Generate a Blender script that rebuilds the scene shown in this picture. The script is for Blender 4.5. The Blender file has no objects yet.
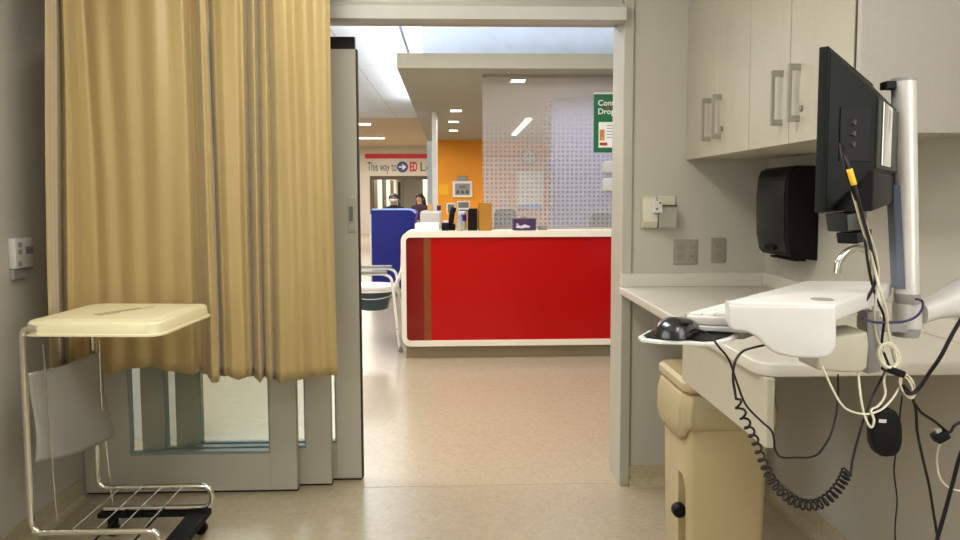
import bpy, bmesh, math, random
from mathutils import Vector, Matrix
random.seed(4)
C = bpy.context.scene.collection
PI = math.pi

# ------------------------------------------------------------------ camera
H = 1.277
PIT, YAW, ROL, FPX, SYP = .0674, .0339, .0031, 693., -26.6
R0 = Vector((math.cos(YAW), -math.sin(YAW), 0))
FW = Vector((math.sin(YAW)*math.cos(PIT), math.cos(YAW)*math.cos(PIT), -math.sin(PIT)))
U0 = Vector((math.sin(YAW)*math.sin(PIT), math.cos(YAW)*math.sin(PIT), math.cos(PIT)))
RI = R0*math.cos(ROL) - U0*math.sin(ROL)
UP = R0*math.sin(ROL) + U0*math.cos(ROL)
EYE = Vector((0, 0, H))
cd = bpy.data.cameras.new('camera')
cam = bpy.data.objects.new('camera', cd); C.objects.link(cam)
cd.sensor_width = 36; cd.lens = FPX/960*36; cd.shift_y = SYP/960; cd.clip_start = .02; cd.clip_end = 200
M = Matrix((RI, UP, -FW)).transposed().to_4x4(); M.translation = EYE
cam.matrix_world = M
bpy.context.scene.camera = cam

def ray(px, py):
    return FW + RI*((px-480)/FPX) + UP*((270+SYP-py)/FPX)
def aty(px, py, Y):
    d = ray(px, py); return EYE + d*(Y/d.y)
def atx(px, py, X):
    d = ray(px, py); return EYE + d*(X/d.x)
def atz(px, py, Z):
    d = ray(px, py); return EYE + d*((Z-H)/d.z)

# ------------------------------------------------------------------ materials
def lin(h):
    h = h.lstrip('#'); o = []
    for i in (0, 2, 4):
        v = int(h[i:i+2], 16)/255
        o.append(v/12.92 if v <= .04045 else ((v+.055)/1.055)**2.4)
    return (*o, 1)
MATS = {}
def mat(name, hexc, rough=.5, metal=0, var=.06, scale=8, bump=0, bscale=60, emit=0, spec=.5, coat=0, trans=0, sheen=0, sub=0, streak=None):
    m = bpy.data.materials.new(name); m.use_nodes = True
    nt = m.node_tree; b = nt.nodes['Principled BSDF']
    c = lin(hexc)
    tc = nt.nodes.new('ShaderNodeTexCoord')
    src = tc.outputs['Object']
    if streak:
        mp = nt.nodes.new('ShaderNodeMapping'); mp.inputs['Scale'].default_value = streak
        nt.links.new(src, mp.inputs['Vector']); src = mp.outputs['Vector']
    if var:
        n = nt.nodes.new('ShaderNodeTexNoise'); n.inputs['Scale'].default_value = scale; n.inputs['Detail'].default_value = 4
        nt.links.new(src, n.inputs['Vector'])
        r = nt.nodes.new('ShaderNodeValToRGB')
        r.color_ramp.elements[0].position = .3; r.color_ramp.elements[1].position = .7
        r.color_ramp.elements[0].color = tuple(v*(1-var) for v in c[:3])+(1,)
        r.color_ramp.elements[1].color = tuple(min(1, v*(1+var)) for v in c[:3])+(1,)
        nt.links.new(n.outputs['Fac'], r.inputs['Fac']); nt.links.new(r.outputs['Color'], b.inputs['Base Color'])
    else:
        b.inputs['Base Color'].default_value = c
    if bump:
        n2 = nt.nodes.new('ShaderNodeTexNoise'); n2.inputs['Scale'].default_value = bscale; n2.inputs['Detail'].default_value = 3
        nt.links.new(src, n2.inputs['Vector'])
        bp = nt.nodes.new('ShaderNodeBump'); bp.inputs['Strength'].default_value = bump; bp.inputs['Distance'].default_value = .01
        nt.links.new(n2.outputs['Fac'], bp.inputs['Height']); nt.links.new(bp.outputs['Normal'], b.inputs['Normal'])
    b.inputs['Roughness'].default_value = rough; b.inputs['Metallic'].default_value = metal
    b.inputs['Specular IOR Level'].default_value = spec
    b.inputs['Coat Weight'].default_value = coat
    b.inputs['Transmission Weight'].default_value = trans
    b.inputs['Sheen Weight'].default_value = sheen
    if sub:
        b.inputs['Subsurface Weight'].default_value = sub; b.inputs['Subsurface Radius'].default_value = (.02, .02, .02)
    if emit:
        b.inputs['Emission Color'].default_value = c; b.inputs['Emission Strength'].default_value = emit
    MATS[name] = m
    return m
def glass_mat(name, tint, gl=.08, opac=0, dcol='e8e6dc'):
    m = bpy.data.materials.new(name); m.use_nodes = True
    nt = m.node_tree; nt.nodes.remove(nt.nodes['Principled BSDF'])
    out = nt.nodes['Material Output']
    tr = nt.nodes.new('ShaderNodeBsdfTransparent'); tr.inputs[0].default_value = lin(tint)
    g = nt.nodes.new('ShaderNodeBsdfGlossy'); g.inputs['Roughness'].default_value = .02
    fr = nt.nodes.new('ShaderNodeFresnel'); fr.inputs[0].default_value = 1.3
    mx = nt.nodes.new('ShaderNodeMixShader')
    nt.links.new(fr.outputs[0], mx.inputs[0]); nt.links.new(tr.outputs[0], mx.inputs[1]); nt.links.new(g.outputs[0], mx.inputs[2])
    last = mx
    if opac:
        df = nt.nodes.new('ShaderNodeBsdfDiffuse'); df.inputs[0].default_value = lin(dcol)
        m2 = nt.nodes.new('ShaderNodeMixShader'); m2.inputs[0].default_value = opac
        nt.links.new(mx.outputs[0], m2.inputs[1]); nt.links.new(df.outputs[0], m2.inputs[2]); last = m2
    nt.links.new(last.outputs[0], out.inputs[0])
    MATS[name] = m
    return m

def film_mat():
    """frosted glass with a printed grid of small grey dots"""
    m = bpy.data.materials.new('dotted_film'); m.use_nodes = True
    nt = m.node_tree; nt.nodes.remove(nt.nodes['Principled BSDF']); out = nt.nodes['Material Output']
    N = nt.nodes.new; Lk = nt.links.new
    XBAND = aty(550, 160, 5.74).x-(aty(482.5, 150, 5.74).x+2.2)/2
    tc = N('ShaderNodeTexCoord'); sp = N('ShaderNodeSeparateXYZ'); Lk(tc.outputs['Object'], sp.inputs[0])
    def mth(op, a, b=None):
        n = N('ShaderNodeMath'); n.operation = op
        for i, v in enumerate((a, b)):
            if v is None: continue
            if isinstance(v, (int, float)): n.inputs[i].default_value = v
            else: Lk(v, n.inputs[i])
        return n.outputs[0]
    k = 2*PI/.037
    sx = mth('SINE', mth('MULTIPLY', sp.outputs['X'], k)); sz = mth('SINE', mth('MULTIPLY', sp.outputs['Z'], k))
    dots = mth('MULTIPLY', mth('GREATER_THAN', sx, -.1), mth('GREATER_THAN', sz, -.1))
    band = mth('LESS_THAN', mth('ABSOLUTE', mth('SUBTRACT', sp.outputs['X'], XBAND)), .04)
    mr = N('ShaderNodeMapRange'); Lk(sp.outputs['Z'], mr.inputs['Value'])
    mr.inputs['From Min'].default_value = .55; mr.inputs['From Max'].default_value = 1.05; mr.inputs['To Min'].default_value = 1; mr.inputs['To Max'].default_value = .12
    dots = mth('MULTIPLY', dots, mr.outputs[0])
    fac = mth('ADD', mth('ADD', .31, mth('MULTIPLY', dots, .075)), mth('MULTIPLY', mth('MULTIPLY', band, dots), .3))
    tr = N('ShaderNodeBsdfTransparent')
    mixc = N('ShaderNodeMixRGB'); Lk(dots, mixc.inputs[0])
    mixc.inputs[1].default_value = lin('d6d2ce'); mixc.inputs[2].default_value = lin('8f8f8e')
    df = N('ShaderNodeBsdfDiffuse'); Lk(mixc.outputs[0], df.inputs[0])
    tl = N('ShaderNodeBsdfTranslucent'); Lk(mixc.outputs[0], tl.inputs[0])
    dm = N('ShaderNodeMixShader'); dm.inputs[0].default_value = .5; Lk(df.outputs[0], dm.inputs[1]); Lk(tl.outputs[0], dm.inputs[2])
    mx = N('ShaderNodeMixShader'); Lk(fac, mx.inputs[0]); Lk(tr.outputs[0], mx.inputs[1]); Lk(dm.outputs[0], mx.inputs[2])
    Lk(mx.outputs[0], out.inputs[0])
    MATS['film'] = m

mat('wall', 'afaa9d', .75, var=.02, scale=3, bump=.05, bscale=120)
mat('floor', 'a5987e', .27, var=.09, scale=55, bump=.03, bscale=40, spec=.9)
mat('base', 'aa9f80', .45, var=.12, scale=60)
mat('alu', 'aba798', .45, .1, var=.02, streak=(1, 1, .2))
mat('alu_dark', '6f726c', .4, .3, var=.03)
mat('teal', '828d86', .4, .1, var=.03)
mat('gasket', '17120f', .6)
mat('white_hdr', 'b3b4ab', .35, .1, var=.02)
mat('steel', 'aba798', .42, .3, var=.05, streak=(1, 1, 12))
mat('curtain', 'a28c59', .42, var=.07, scale=9, bump=.12, bscale=140, sheen=.25, streak=(1, 1, .12))
mat('hem', 'c2a05e', .6, var=.07, scale=20)
mat('chrome', 'd9d8d0', .12, 1, var=.02)
mat('cream', 'd8d1ab', .38, var=.02, scale=5)
mat('handle', '928d80', .42, .25, var=.04)
mat('lockgrey', '8d8879', .4, .4)
mat('offwhite', 'c4c0aa', .4, var=.02)
mat('inkgrey', '6a6450', .6)
mat('greycloth', '8d8a83', .3, var=.05, scale=5, bump=.15, bscale=12)
mat('black', '09090a', .5, var=.05, spec=.2)
mat('blackgloss', '08080a', .25, var=.03, coat=.4)
mat('blackrub', '0a090a', .55, var=.05, spec=.2)
mat('smoke', '141a18', .25, var=.04, spec=.35)
mat('laminate', 'b0aa98', .4, var=.03, scale=30, streak=(1, 1, .3))
mat('laminate_grey', 'b0aaa3', .5, var=.03, scale=90)
mat('cabedge', 'c6bea4', .45, var=.02)
mat('gapdark', '3c382e', .7)
mat('counter', 'c3beb0', .34, var=.03, scale=70)
mat('beige', 'b6a77e', .42, var=.02, scale=5)
glass_mat('liner', 'ece6d0', opac=.5, dcol='ddd0a8')
mat('bag', 'ddd6bd', .35, var=.05, scale=12, bump=.5, bscale=25)
mat('whiteplastic', 'c6c3be', .38, var=.015, scale=20)
mat('keywhite', 'e2e0da', .45, var=.02)
mat('keygap', 'a9a7a2', .6)
mat('alupole', 'd4d1cc', .38, .35, var=.02, streak=(1, 1, .1))
mat('greyplastic', '8f8d88', .45, var=.03)
mat('bluegrey', '5d6474', .45)
mat('colgrey', '9aa0a2', .5)
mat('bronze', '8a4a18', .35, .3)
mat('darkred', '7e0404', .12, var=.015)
mat('monitor', '10120e', .5, var=.04, spec=.15)
mat('monitor_lt', '3c3c35', .5, var=.04, spec=.25)
mat('screen', '0b0c10', .15)
mat('yellow', 'd9b021', .5)
mat('cordwhite', 'cdc7b2', .45, var=.02)
mat('cordblack', '130e10', .5, var=.05, spec=.3)
mat('cordblue', '2b2550', .4)
mat('red', 'b30000', .12, var=.015, scale=3, spec=.3)
mat('deskwhite', 'efe6d2', .4, var=.02)
mat('kick', '8f8064', .5, var=.05)
mat('blue', '06117c', .6, var=.06, scale=5, bump=.12, bscale=30)
mat('bluetrim', '8fb6ea', .5)
mat('tubewhite', 'e9e6e2', .3, var=.02)
mat('armgrey', '8b8a88', .6)
mat('bucket', '2f4550', .4)
mat('orange', 'f29a0a', .6, var=.03)
mat('canopy', 'a8a28f', .7, var=.02)
mat('ceil', 'e9edf2', .8, var=.015)
mat('ceiltan', 'd6c2a6', .8, var=.03)
mat('bulkhead', 'c3cbd6', .6, var=.04)
mat('farwall', 'ddd5c4', .75, var=.02)
mat('lilac', '9092b8', .75, var=.02)
mat('pinkwall', 'e0b59a', .7, var=.02)
mat('stripe', 'd61a1f', .5)
mat('textdark', '4a4c55', .6)
mat('arrowblue', '39507e', .6)
mat('textred', 'd0201f', .6)
mat('signwhite', 'f2f0ea', .5)
mat('green', '12693c', .45, var=.02)
mat('paper', 'f0eee6', .7, var=.02)
mat('picture', 'c78f4a', .7, var=.3, scale=40)
mat('postred', 'b8402a', .7)
mat('brownfile', 'a8741a', .6, var=.05)
mat('brownfile2', '8a5c16', .6)
mat('purple', '3f2a50', .5, var=.05)
mat('purplecap', '4b2fb0', .4)
mat('lilacprint', 'd9cfe2', .6)
mat('tan', 'c89a66', .6)
mat('navy', '20235e', .5)
mat('doordark', '5a4636', .6)
mat('skin', 'c99b7c', .55, var=.04)
mat('hair', '1c1414', .5, var=.1)
mat('clothdark', '26242c', .8, var=.08)
mat('clothmaroon', '351a24', .8, var=.08)
mat('mask', 'cfd6d8', .7)
mat('meshgrey', '3c4747', .8, var=.2, scale=60)
mat('lamp', 'fff6e6', .5, var=0, emit=6)
mat('lamp_cool', 'f4f8ff', .5, var=0, emit=5)
mat('sky_glow', 'e6f0ff', .5, var=0, emit=1.6)
mat('fill_glow', 'e6f0ff', .5, var=0, emit=.7)  # glow of the added fill panels
mat('lcd', '71797a', .25, var=.1, scale=200)
mat('yellowsign', 'f7b400', .6, var=.05)
mat('stud', '55534c', .4, .6)
glass_mat('glass', 'f9fbf9')
glass_mat('clearplastic', 'e8e6da', opac=.3)
film_mat()

# ------------------------------------------------------------------ mesh helpers
ORG = {}
def thing(name, label, cat, loc, group=None):
    o = bpy.data.objects.new(name, None); C.objects.link(o)
    o.empty_display_size = .05
    o.location = loc; o['label'] = label; o['category'] = cat
    if group: o['group'] = group
    ORG[o.name] = Vector(loc)
    return o
def tag(o, label, cat, group=None):
    o['label'] = label; o['category'] = cat
    if group: o['group'] = group
    return o
def link(name, bm, m, parent=None, smooth=None, loc=None, label=None):
    """bm in world coordinates -> one mesh object (origin at parent's origin, or loc / bbox base)"""
    if parent is not None: org = ORG[parent.name]
    elif loc is not None: org = Vector(loc)
    else:
        xs = [v.co for v in bm.verts]
        org = Vector(((min(v.x for v in xs)+max(v.x for v in xs))/2, (min(v.y for v in xs)+max(v.y for v in xs))/2, min(v.z for v in xs)))
    bmesh.ops.translate(bm, verts=bm.verts, vec=-org)
    bmesh.ops.recalc_face_normals(bm, faces=bm.faces)
    me = bpy.data.meshes.new(name); bm.to_mesh(me); bm.free()
    ms = m if isinstance(m, (list, tuple)) else [m]
    for k in ms: me.materials.append(MATS[k])
    if smooth is not None:
        me.polygons.foreach_set('use_smooth', [True]*len(me.polygons))
        if smooth < 180: me.set_sharp_from_angle(angle=math.radians(smooth))
    o = bpy.data.objects.new(name, me); C.objects.link(o)
    if parent is not None: o.parent = parent
    else: o.location = org
    ORG[o.name] = org
    if label: o['label'] = label
    return o
def struct(name, bm, m, smooth=None):
    o = link(name, bm, m, None, smooth); o['kind'] = 'structure'; return o
def merge(bm, b2, mi=0):
    vm = {}
    for v in b2.verts: vm[v] = bm.verts.new(v.co)
    for f in b2.faces:
        try:
            nf = bm.faces.new([vm[v] for v in f.verts]); nf.material_index = mi
        except ValueError: pass
    b2.free()
    return bm
def box(x0, x1, y0, y1, z0, z1, bev=0, bm=None, seg=2, mi=0, mtx=None):
    b = bmesh.new()
    bmesh.ops.create_cube(b, size=1)
    for v in b.verts:
        v.co = Vector((x0+(v.co.x+.5)*(x1-x0), y0+(v.co.y+.5)*(y1-y0), z0+(v.co.z+.5)*(z1-z0)))
    if bev: bmesh.ops.bevel(b, geom=b.edges[:], offset=bev, segments=seg, profile=.5, affect='EDGES')
    if mtx is not None: bmesh.ops.transform(b, matrix=mtx, verts=b.verts)
    return merge(bm, b, mi) if bm is not None else b
def rrect(w, h, r, n=5):
    pts = []
    for cx, cy, a0 in ((w/2-r, h/2-r, 0), (-w/2+r, h/2-r, 90), (-w/2+r, -h/2+r, 180), (w/2-r, -h/2+r, 270)):
        for i in range(n+1):
            a = math.radians(a0+90*i/n); pts.append((cx+r*math.cos(a), cy+r*math.sin(a)))
    return pts
def prism(pts, d, bm=None, bev=0, mi=0):
    """closed planar polygon of Vectors extruded by vector d"""
    b = bmesh.new()
    a = [b.verts.new(Vector(p)) for p in pts]; c = [b.verts.new(Vector(p)+Vector(d)) for p in pts]
    n = len(pts)
    b.faces.new(a); b.faces.new(c[::-1])
    for i in range(n): b.faces.new((a[i], c[i], c[(i+1) % n], a[(i+1) % n]))
    if bev:
        es = [e for e in b.edges if (e.verts[0] in a) == (e.verts[1] in a)]
        bmesh.ops.recalc_face_normals(b, faces=b.faces)
        bmesh.ops.bevel(b, geom=es, offset=bev, segments=3, profile=.5, affect='EDGES')
    return merge(bm, b, mi) if bm is not None else b
def smoothpath(pts, k=6, closed=False):
    P = [Vector(p) for p in pts]; out = []; n = len(P)
    rng = n if closed else n-1
    for i in range(rng):
        if closed: p0, p1, p2, p3 = P[i-1], P[i], P[(i+1) % n], P[(i+2) % n]
        else: p0, p1, p2, p3 = P[max(i-1, 0)], P[i], P[i+1], P[min(i+2, n-1)]
        for j in range(k):
            t = j/k
            out.append(.5*((2*p1)+(p2-p0)*t+(2*p0-5*p1+4*p2-p3)*t*t+(3*p1-p0-3*p2+p3)*t**3))
    if not closed: out.append(P[-1])
    return out
def tube(path, r, n=10, bm=None, closed=False, mi=0, flat=1):
    b = bmesh.new(); P = [Vector(p) for p in path]; N = len(P)
    T = []
    for i in range(N):
        t = (P[(i+1) % N]-P[i-1]) if closed else (P[min(i+1, N-1)]-P[max(i-1, 0)])
        T.append(t.normalized() if t.length > 1e-9 else Vector((0, 0, 1)))
    a = T[0].orthogonal().normalized(); rings = []
    for i in range(N):
        a = (a-T[i]*a.dot(T[i]))
        a = a.normalized() if a.length > 1e-6 else T[i].orthogonal().normalized()
        c = T[i].cross(a)
        rr = r[i] if isinstance(r, (list, tuple)) else r
        rings.append([b.verts.new(P[i]+a*rr*math.cos(2*PI*k/n)+c*rr*flat*math.sin(2*PI*k/n)) for k in range(n)])
    for i in range(N if closed else N-1):
        A, B = rings[i], rings[(i+1) % N]
        for k in range(n): b.faces.new((A[k], A[(k+1) % n], B[(k+1) % n], B[k]))
    if not closed: b.faces.new(rings[0][::-1]); b.faces.new(rings[-1])
    return merge(bm, b, mi) if bm is not None else b
def roundpath(pts, rad, n=6):
    """polyline with its corners rounded"""
    P = [Vector(p) for p in pts]; out = [P[0]]
    for i in range(1, len(P)-1):
        a, b, c = P[i-1], P[i], P[i+1]
        u = (a-b); v = (c-b); r = min(rad, u.length*.49, v.length*.49)
        p, q = b+u.normalized()*r, b+v.normalized()*r
        for k in range(n+1):
            t = k/n; out.append(p*(1-t)**2+b*2*t*(1-t)+q*t*t)
    out.append(P[-1]); return out
def lathe(prof, c, n=24, bm=None, mi=0, mtx=None):
    b = bmesh.new(); rings = []
    for r, z in prof:
        rings.append([b.verts.new(Vector((r*math.cos(2*PI*k/n), r*math.sin(2*PI*k/n), z))) for k in range(n)] if r > 1e-6 else [b.verts.new(Vector((0, 0, z)))])
    for A, B in zip(rings, rings[1:]):
        if len(A) == 1 and len(B) == 1: continue
        for k in range(n):
            if len(A) == 1: b.faces.new((A[0], B[(k+1) % n], B[k]))
            elif len(B) == 1: b.faces.new((A[k], A[(k+1) % n], B[0]))
            else: b.faces.new((A[k], A[(k+1) % n], B[(k+1) % n], B[k]))
    if len(rings[0]) > 1: b.faces.new(rings[0][::-1])
    if len(rings[-1]) > 1: b.faces.new(rings[-1])
    if mtx is not None: bmesh.ops.transform(b, matrix=mtx, verts=b.verts)
    bmesh.ops.translate(b, verts=b.verts, vec=Vector(c))
    return merge(bm, b, mi) if bm is not None else b
def text(body, size, m, parent, origin, xdir, updir, align='LEFT', ext=.001, name='lettering', bold=0):
    cu = bpy.data.curves.new(name, 'FONT'); cu.body = body; cu.size = size; cu.extrude = ext; cu.align_x = align; cu.offset = bold*size
    t = bpy.data.objects.new('tmp', cu); C.objects.link(t)
    me = bpy.data.meshes.new_from_object(t.evaluated_get(bpy.context.evaluated_depsgraph_get()))
    bpy.data.objects.remove(t); bpy.data.curves.remove(cu)
    b = bmesh.new(); b.from_mesh(me); bpy.data.meshes.remove(me)
    x = Vector(xdir).normalized(); u = Vector(updir).normalized(); n = x.cross(u)
    mt = Matrix((x, u, n)).transposed().to_4x4(); mt.translation = Vector(origin)
    bmesh.ops.transform(b, matrix=mt, verts=b.verts)
    return link(name, b, m, parent)
def ring_prism(outer, inner, d):
    b = bmesh.new(); d = Vector(d); n = len(outer)
    A = [b.verts.new(Vector(p)) for p in outer]; B = [b.verts.new(Vector(p)) for p in inner]
    A2 = [b.verts.new(Vector(p)+d) for p in outer]; B2 = [b.verts.new(Vector(p)+d) for p in inner]
    for i in range(n):
        j = (i+1) % n
        b.faces.new((A[i], A[j], B[j], B[i])); b.faces.new((A2[i], B2[i], B2[j], A2[j]))
        b.faces.new((A[i], A2[i], A2[j], A[j])); b.faces.new((B[i], B[j], B2[j], B2[i]))
    return b
def copy_thing(o, off, label=None):
    r = o.copy(); C.objects.link(r); r.location = o.location + Vector(off)
    if label: r['label'] = label
    for ch in list(o.children):
        c = ch.copy(); C.objects.link(c); c.parent = r
        for g in list(ch.children):
            d = g.copy(); C.objects.link(d); d.parent = c
    return r

# ================================================================== SETTING
XL, XR, YB, ZC = -1.608, 1.352, 2.977, 2.62
YF = -1.3
XJ = .714                      # right side of the doorway
struct('floor', box(-8, 6, YF, 40.2, -.1, 0), 'floor')
struct('wall_left', box(XL-.12, XL, YF, 3.16, 0, ZC), 'wall')
struct('wall_right', box(XR, XR+.12, YF, 3.16, 0, ZC), 'wall')
struct('wall_back', box(.756, XR, YB, 3.16, 0, ZC), 'wall')
struct('wall_rear', box(XL-.12, XR+.12, YF-.12, YF, 0, ZC), 'wall')
struct('ceiling', box(XL-.12, XR+.12, YF-.12, 3.16, ZC, ZC+.1), 'ceil')
b = box(XL, XJ, YB+.03, 3.16, 2.16, ZC)
struct('wall_above_door', b, 'wall')
# coved base on the walls
def cove(x0, y0, x1, y1, nx, ny, h=.085):
    prof = [(0, h), (.006, h), (.007, .03), (.012, .014), (.024, .004), (.045, .001), (0, .001)]
    pts = [Vector((x0+nx*a, y0+ny*a, z)) for a, z in prof]
    return prism(pts, (x1-x0, y1-y0, 0))
struct('baseboard_left', cove(XL, YF, XL, 2.93, 1, 0), 'base')
struct('baseboard_right', cove(XR, YF, XR, YB, -1, 0), 'base')
struct('baseboard_back', cove(.757, YB, XR, YB, 0, -1), 'base')
# doorway frame: right jamb and header
b = box(XJ, .756, 2.962, 3.17, 0, ZC-.001, .003)
jb = struct('door_jamb_right', b, 'alu')
b = box(.712, .75, 2.955, 2.961, 0, .05)
z0, z1 = aty(480, 19, 2.92).z, aty(480, 1.5, 2.92).z
b = prism([Vector((XL, 2.92, z0)), Vector((XL, 2.915, z1-.02)), Vector((XL, 2.935, z1)), Vector((XL, 3.006, z1)), Vector((XL, 3.006, z0))], (XJ-XL-.001, 0, 0))
struct('trim_1', b, 'white_hdr')
b = box(XL, XJ, 3.008, 3.16, aty(480, 26.8, 3.16).z, 2.158)
struct('trim_2', b, 'alu')
# threshold strip
struct('trim_5', box(XL+.02, XJ-.001, 2.99, 3.14, 0, .001), 'floor')
# sliding door panels
ZPT = aty(345, 50, 3.085).z
def panel(n, x0, x1, y, sw=.11, top=ZPT, sl=.11):
    zb, zt = .172, top-.09
    b = bmesh.new()
    box(x0, x0+sl, y, y+.045, .012, top, .002, b); box(x1-sw, x1, y, y+.045, .012, top, .002, b)
    box(x0+sl, x1-sw, y, y+.045, .012, zb, .002, b); box(x0+sl, x1-sw, y, y+.045, zt, top, .002, b)
    o = struct('door_%d' % n, b, 'alu')
    g = link('glass_pane', box(x0+sl-.006, x1-sw+.006, y+.018, y+.026, zb-.005, zt+.005), 'glass', o)
    b = bmesh.new()
    box(x0+sl, x1-sw, y+.006, y+.04, zb, zb+.012, 0, b)
    box(x0+sl, x0+sl+.004, y+.004, y+.041, zb+.012, zt, 0, b); box(x1-sw-.006, x1-sw, y+.004, y+.041, zb+.012, zt, 0, b)
    link('glazing_bead', b, 'teal', o)
    link('bottom_seal', box(x0, x1, y+.012, y+.034, .001, .014), 'gasket', o)
    return o
panel(1, XL+.012, -.696, 2.953, .113, sl=.19)
panel(2, -1.376, -.558, 3.008, sl=.1)
d3 = panel(3, -1.25, -.433, 3.063, sl=.105)
link('edge_gasket', box(-.433, -.427, 3.068, 3.103, .01, ZPT), 'gasket', d3)
p0, p1 = aty(347.5, 197, 3.061), aty(356, 232, 3.061)
link('pull_handle', box(p0.x, p1.x, 3.057, 3.064, p1.z, p0.z, .002), 'steel', d3)
link('latch', box(p0.x+.008, p1.x-.012, 3.05, 3.058, p1.z+.05, p0.z-.04, .002), 'alu_dark', d3)
q0, q1 = aty(335, 50, 3.09), aty(354, 38, 3.09)
link('hanger_bracket', box(-1.1, -.44, 3.09, 3.12, ZPT, aty(345, 37, 3.09).z+.001), 'gasket', d3)

# ================================================================== CURTAIN
def build_curtain():
    t = thing('privacy_curtain', 'pleated gold fabric curtain hanging in front of the sliding glass door', 'curtain', (-.95, 2.7, .55))
    ctl = [(40, 5), (46, 4), (52, 2), (57, -3.5), (62, -4), (67, 1), (73, 2), (84, 1.2), (96, 0), (108, 1.6), (122, 0.2), (136, 1.6), (150, .3), (163, 1.8), (176, .4), (190, 1), (199, -2.5), (204, -1.5), (209, 3.6), (214, 2.8), (218, -2), (223, 1), (231, 2.4), (242, 2.6), (249, 1), (253, -2.6), (256, -.5), (259, 2.4), (262, -.5), (264, -2.4), (267, 1), (270, 1.6), (273, -1.6), (280, 1.3), (290, 1.6), (300, .2), (311, 1.3), (322, .1), (330, .7), (336, 0)]
    def disp(px):
        for (a, da), (c, dc) in zip(ctl, ctl[1:]):
            if a <= px <= c:
                s = (px-a)/(c-a); s = s*s*(3-2*s); return (da+(dc-da)*s)*.01
        return 0
    nx, nz = 420, 46
    bm = bmesh.new(); grid = []
    ztop = 2.56
    for i in range(nx+1):
        px = 40+(336-40)*i/nx
        s = max(0, (100-px)/60)
        yb = 2.72-.24*s**1.6
        X = aty(px, 300, yb).x
        amp = disp(px)*(.95 if 70 < px < 196 else 1.45)
        hem = aty(px, 370+8*min(1, max(0, (px-196)/12))+3*math.sin(px*.07+1)+(1.5*math.sin(px*.3) if px > 203 else 0), 2.72).z
        if px < 100: hem += .04*s
        col = []
        for j in range(nz+1):
            f = j/nz; z = hem+(ztop-hem)*f
            w = 1.15-.35*f
            wob = .010*math.sin(px*.045+z*2.2)*(1-f*.4)+.0012*math.sin(px*.21+z*4.3)
            x = X+.006*math.sin(z*2.1+px*.06)
            x -= (amp*w)*(px-480)/693
            x += (.025+.05*f)*max(0, 1-(px-40)/45)
            col.append(bm.verts.new((x, yb-amp*w+wob, z)))
        grid.append(col)
    for i in range(nx):
        for j in range(nz):
            bm.faces.new((grid[i][j], grid[i+1][j], grid[i+1][j+1], grid[i][j+1]))
    o = link('curtain_cloth', bm, 'curtain', t, 180)
    md = o.modifiers.new('thickness', 'SOLIDIFY'); md.thickness = .0022
    pts = [Vector((-1.44, 2.5, 2.585)), Vector((-1.36, 2.66, 2.585)), Vector((-1.2, 2.71, 2.585)), Vector((-.45, 2.71, 2.585))]
    link('curtain_track', tube(smoothpath(pts, 6), .014, 8), 'white_hdr', t, 60)
    for i in range(12):
        p = smoothpath(pts, 14)[2+i*3]
        link('hook', lathe([(.004, -.03), (.006, -.02), (.004, 0)], (p.x, p.y, 2.585-.012), 8), 'white_hdr', t)
build_curtain()

# ================================================================== WALL CONTROL (left wall)
p0, p1 = atx(7, 238, XL), atx(25, 268, XL)
y0, y1 = p0.y, p1.y+.012; za, zb = p1.z+.005, aty(16, 238, 2.58).z
t = thing('wall_controller', 'small white wall control box with grey buttons on the left wall', 'wall control', (XL, (y0+y1)/2, za))
link('case', box(XL, XL+.028, y0, y1, za, zb, .006), 'whiteplastic', t, 40)
link('display', box(XL+.027, XL+.030, y0+.058, y1-.006, za+.05, zb-.034, .001), 'lcd', t)
b = box(XL+.027, XL+.030, y0+.014, y0+.034, zb-.032, zb-.014, .001)
link('button', b, 'greyplastic', t)
link('button', box(XL+.027, XL+.030, y0+.014, y0+.034, zb-.058, zb-.040, .001), 'greyplastic', t)
link('button', box(XL+.027, XL+.030, y0+.01, y0+.03, za+.008, za+.026, .001), 'greyplastic', t)
link('lower_bracket', box(XL, XL+.016, y0+.004, y1-.03, za-.04, za-.001, .003), 'greyplastic', t)

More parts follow.
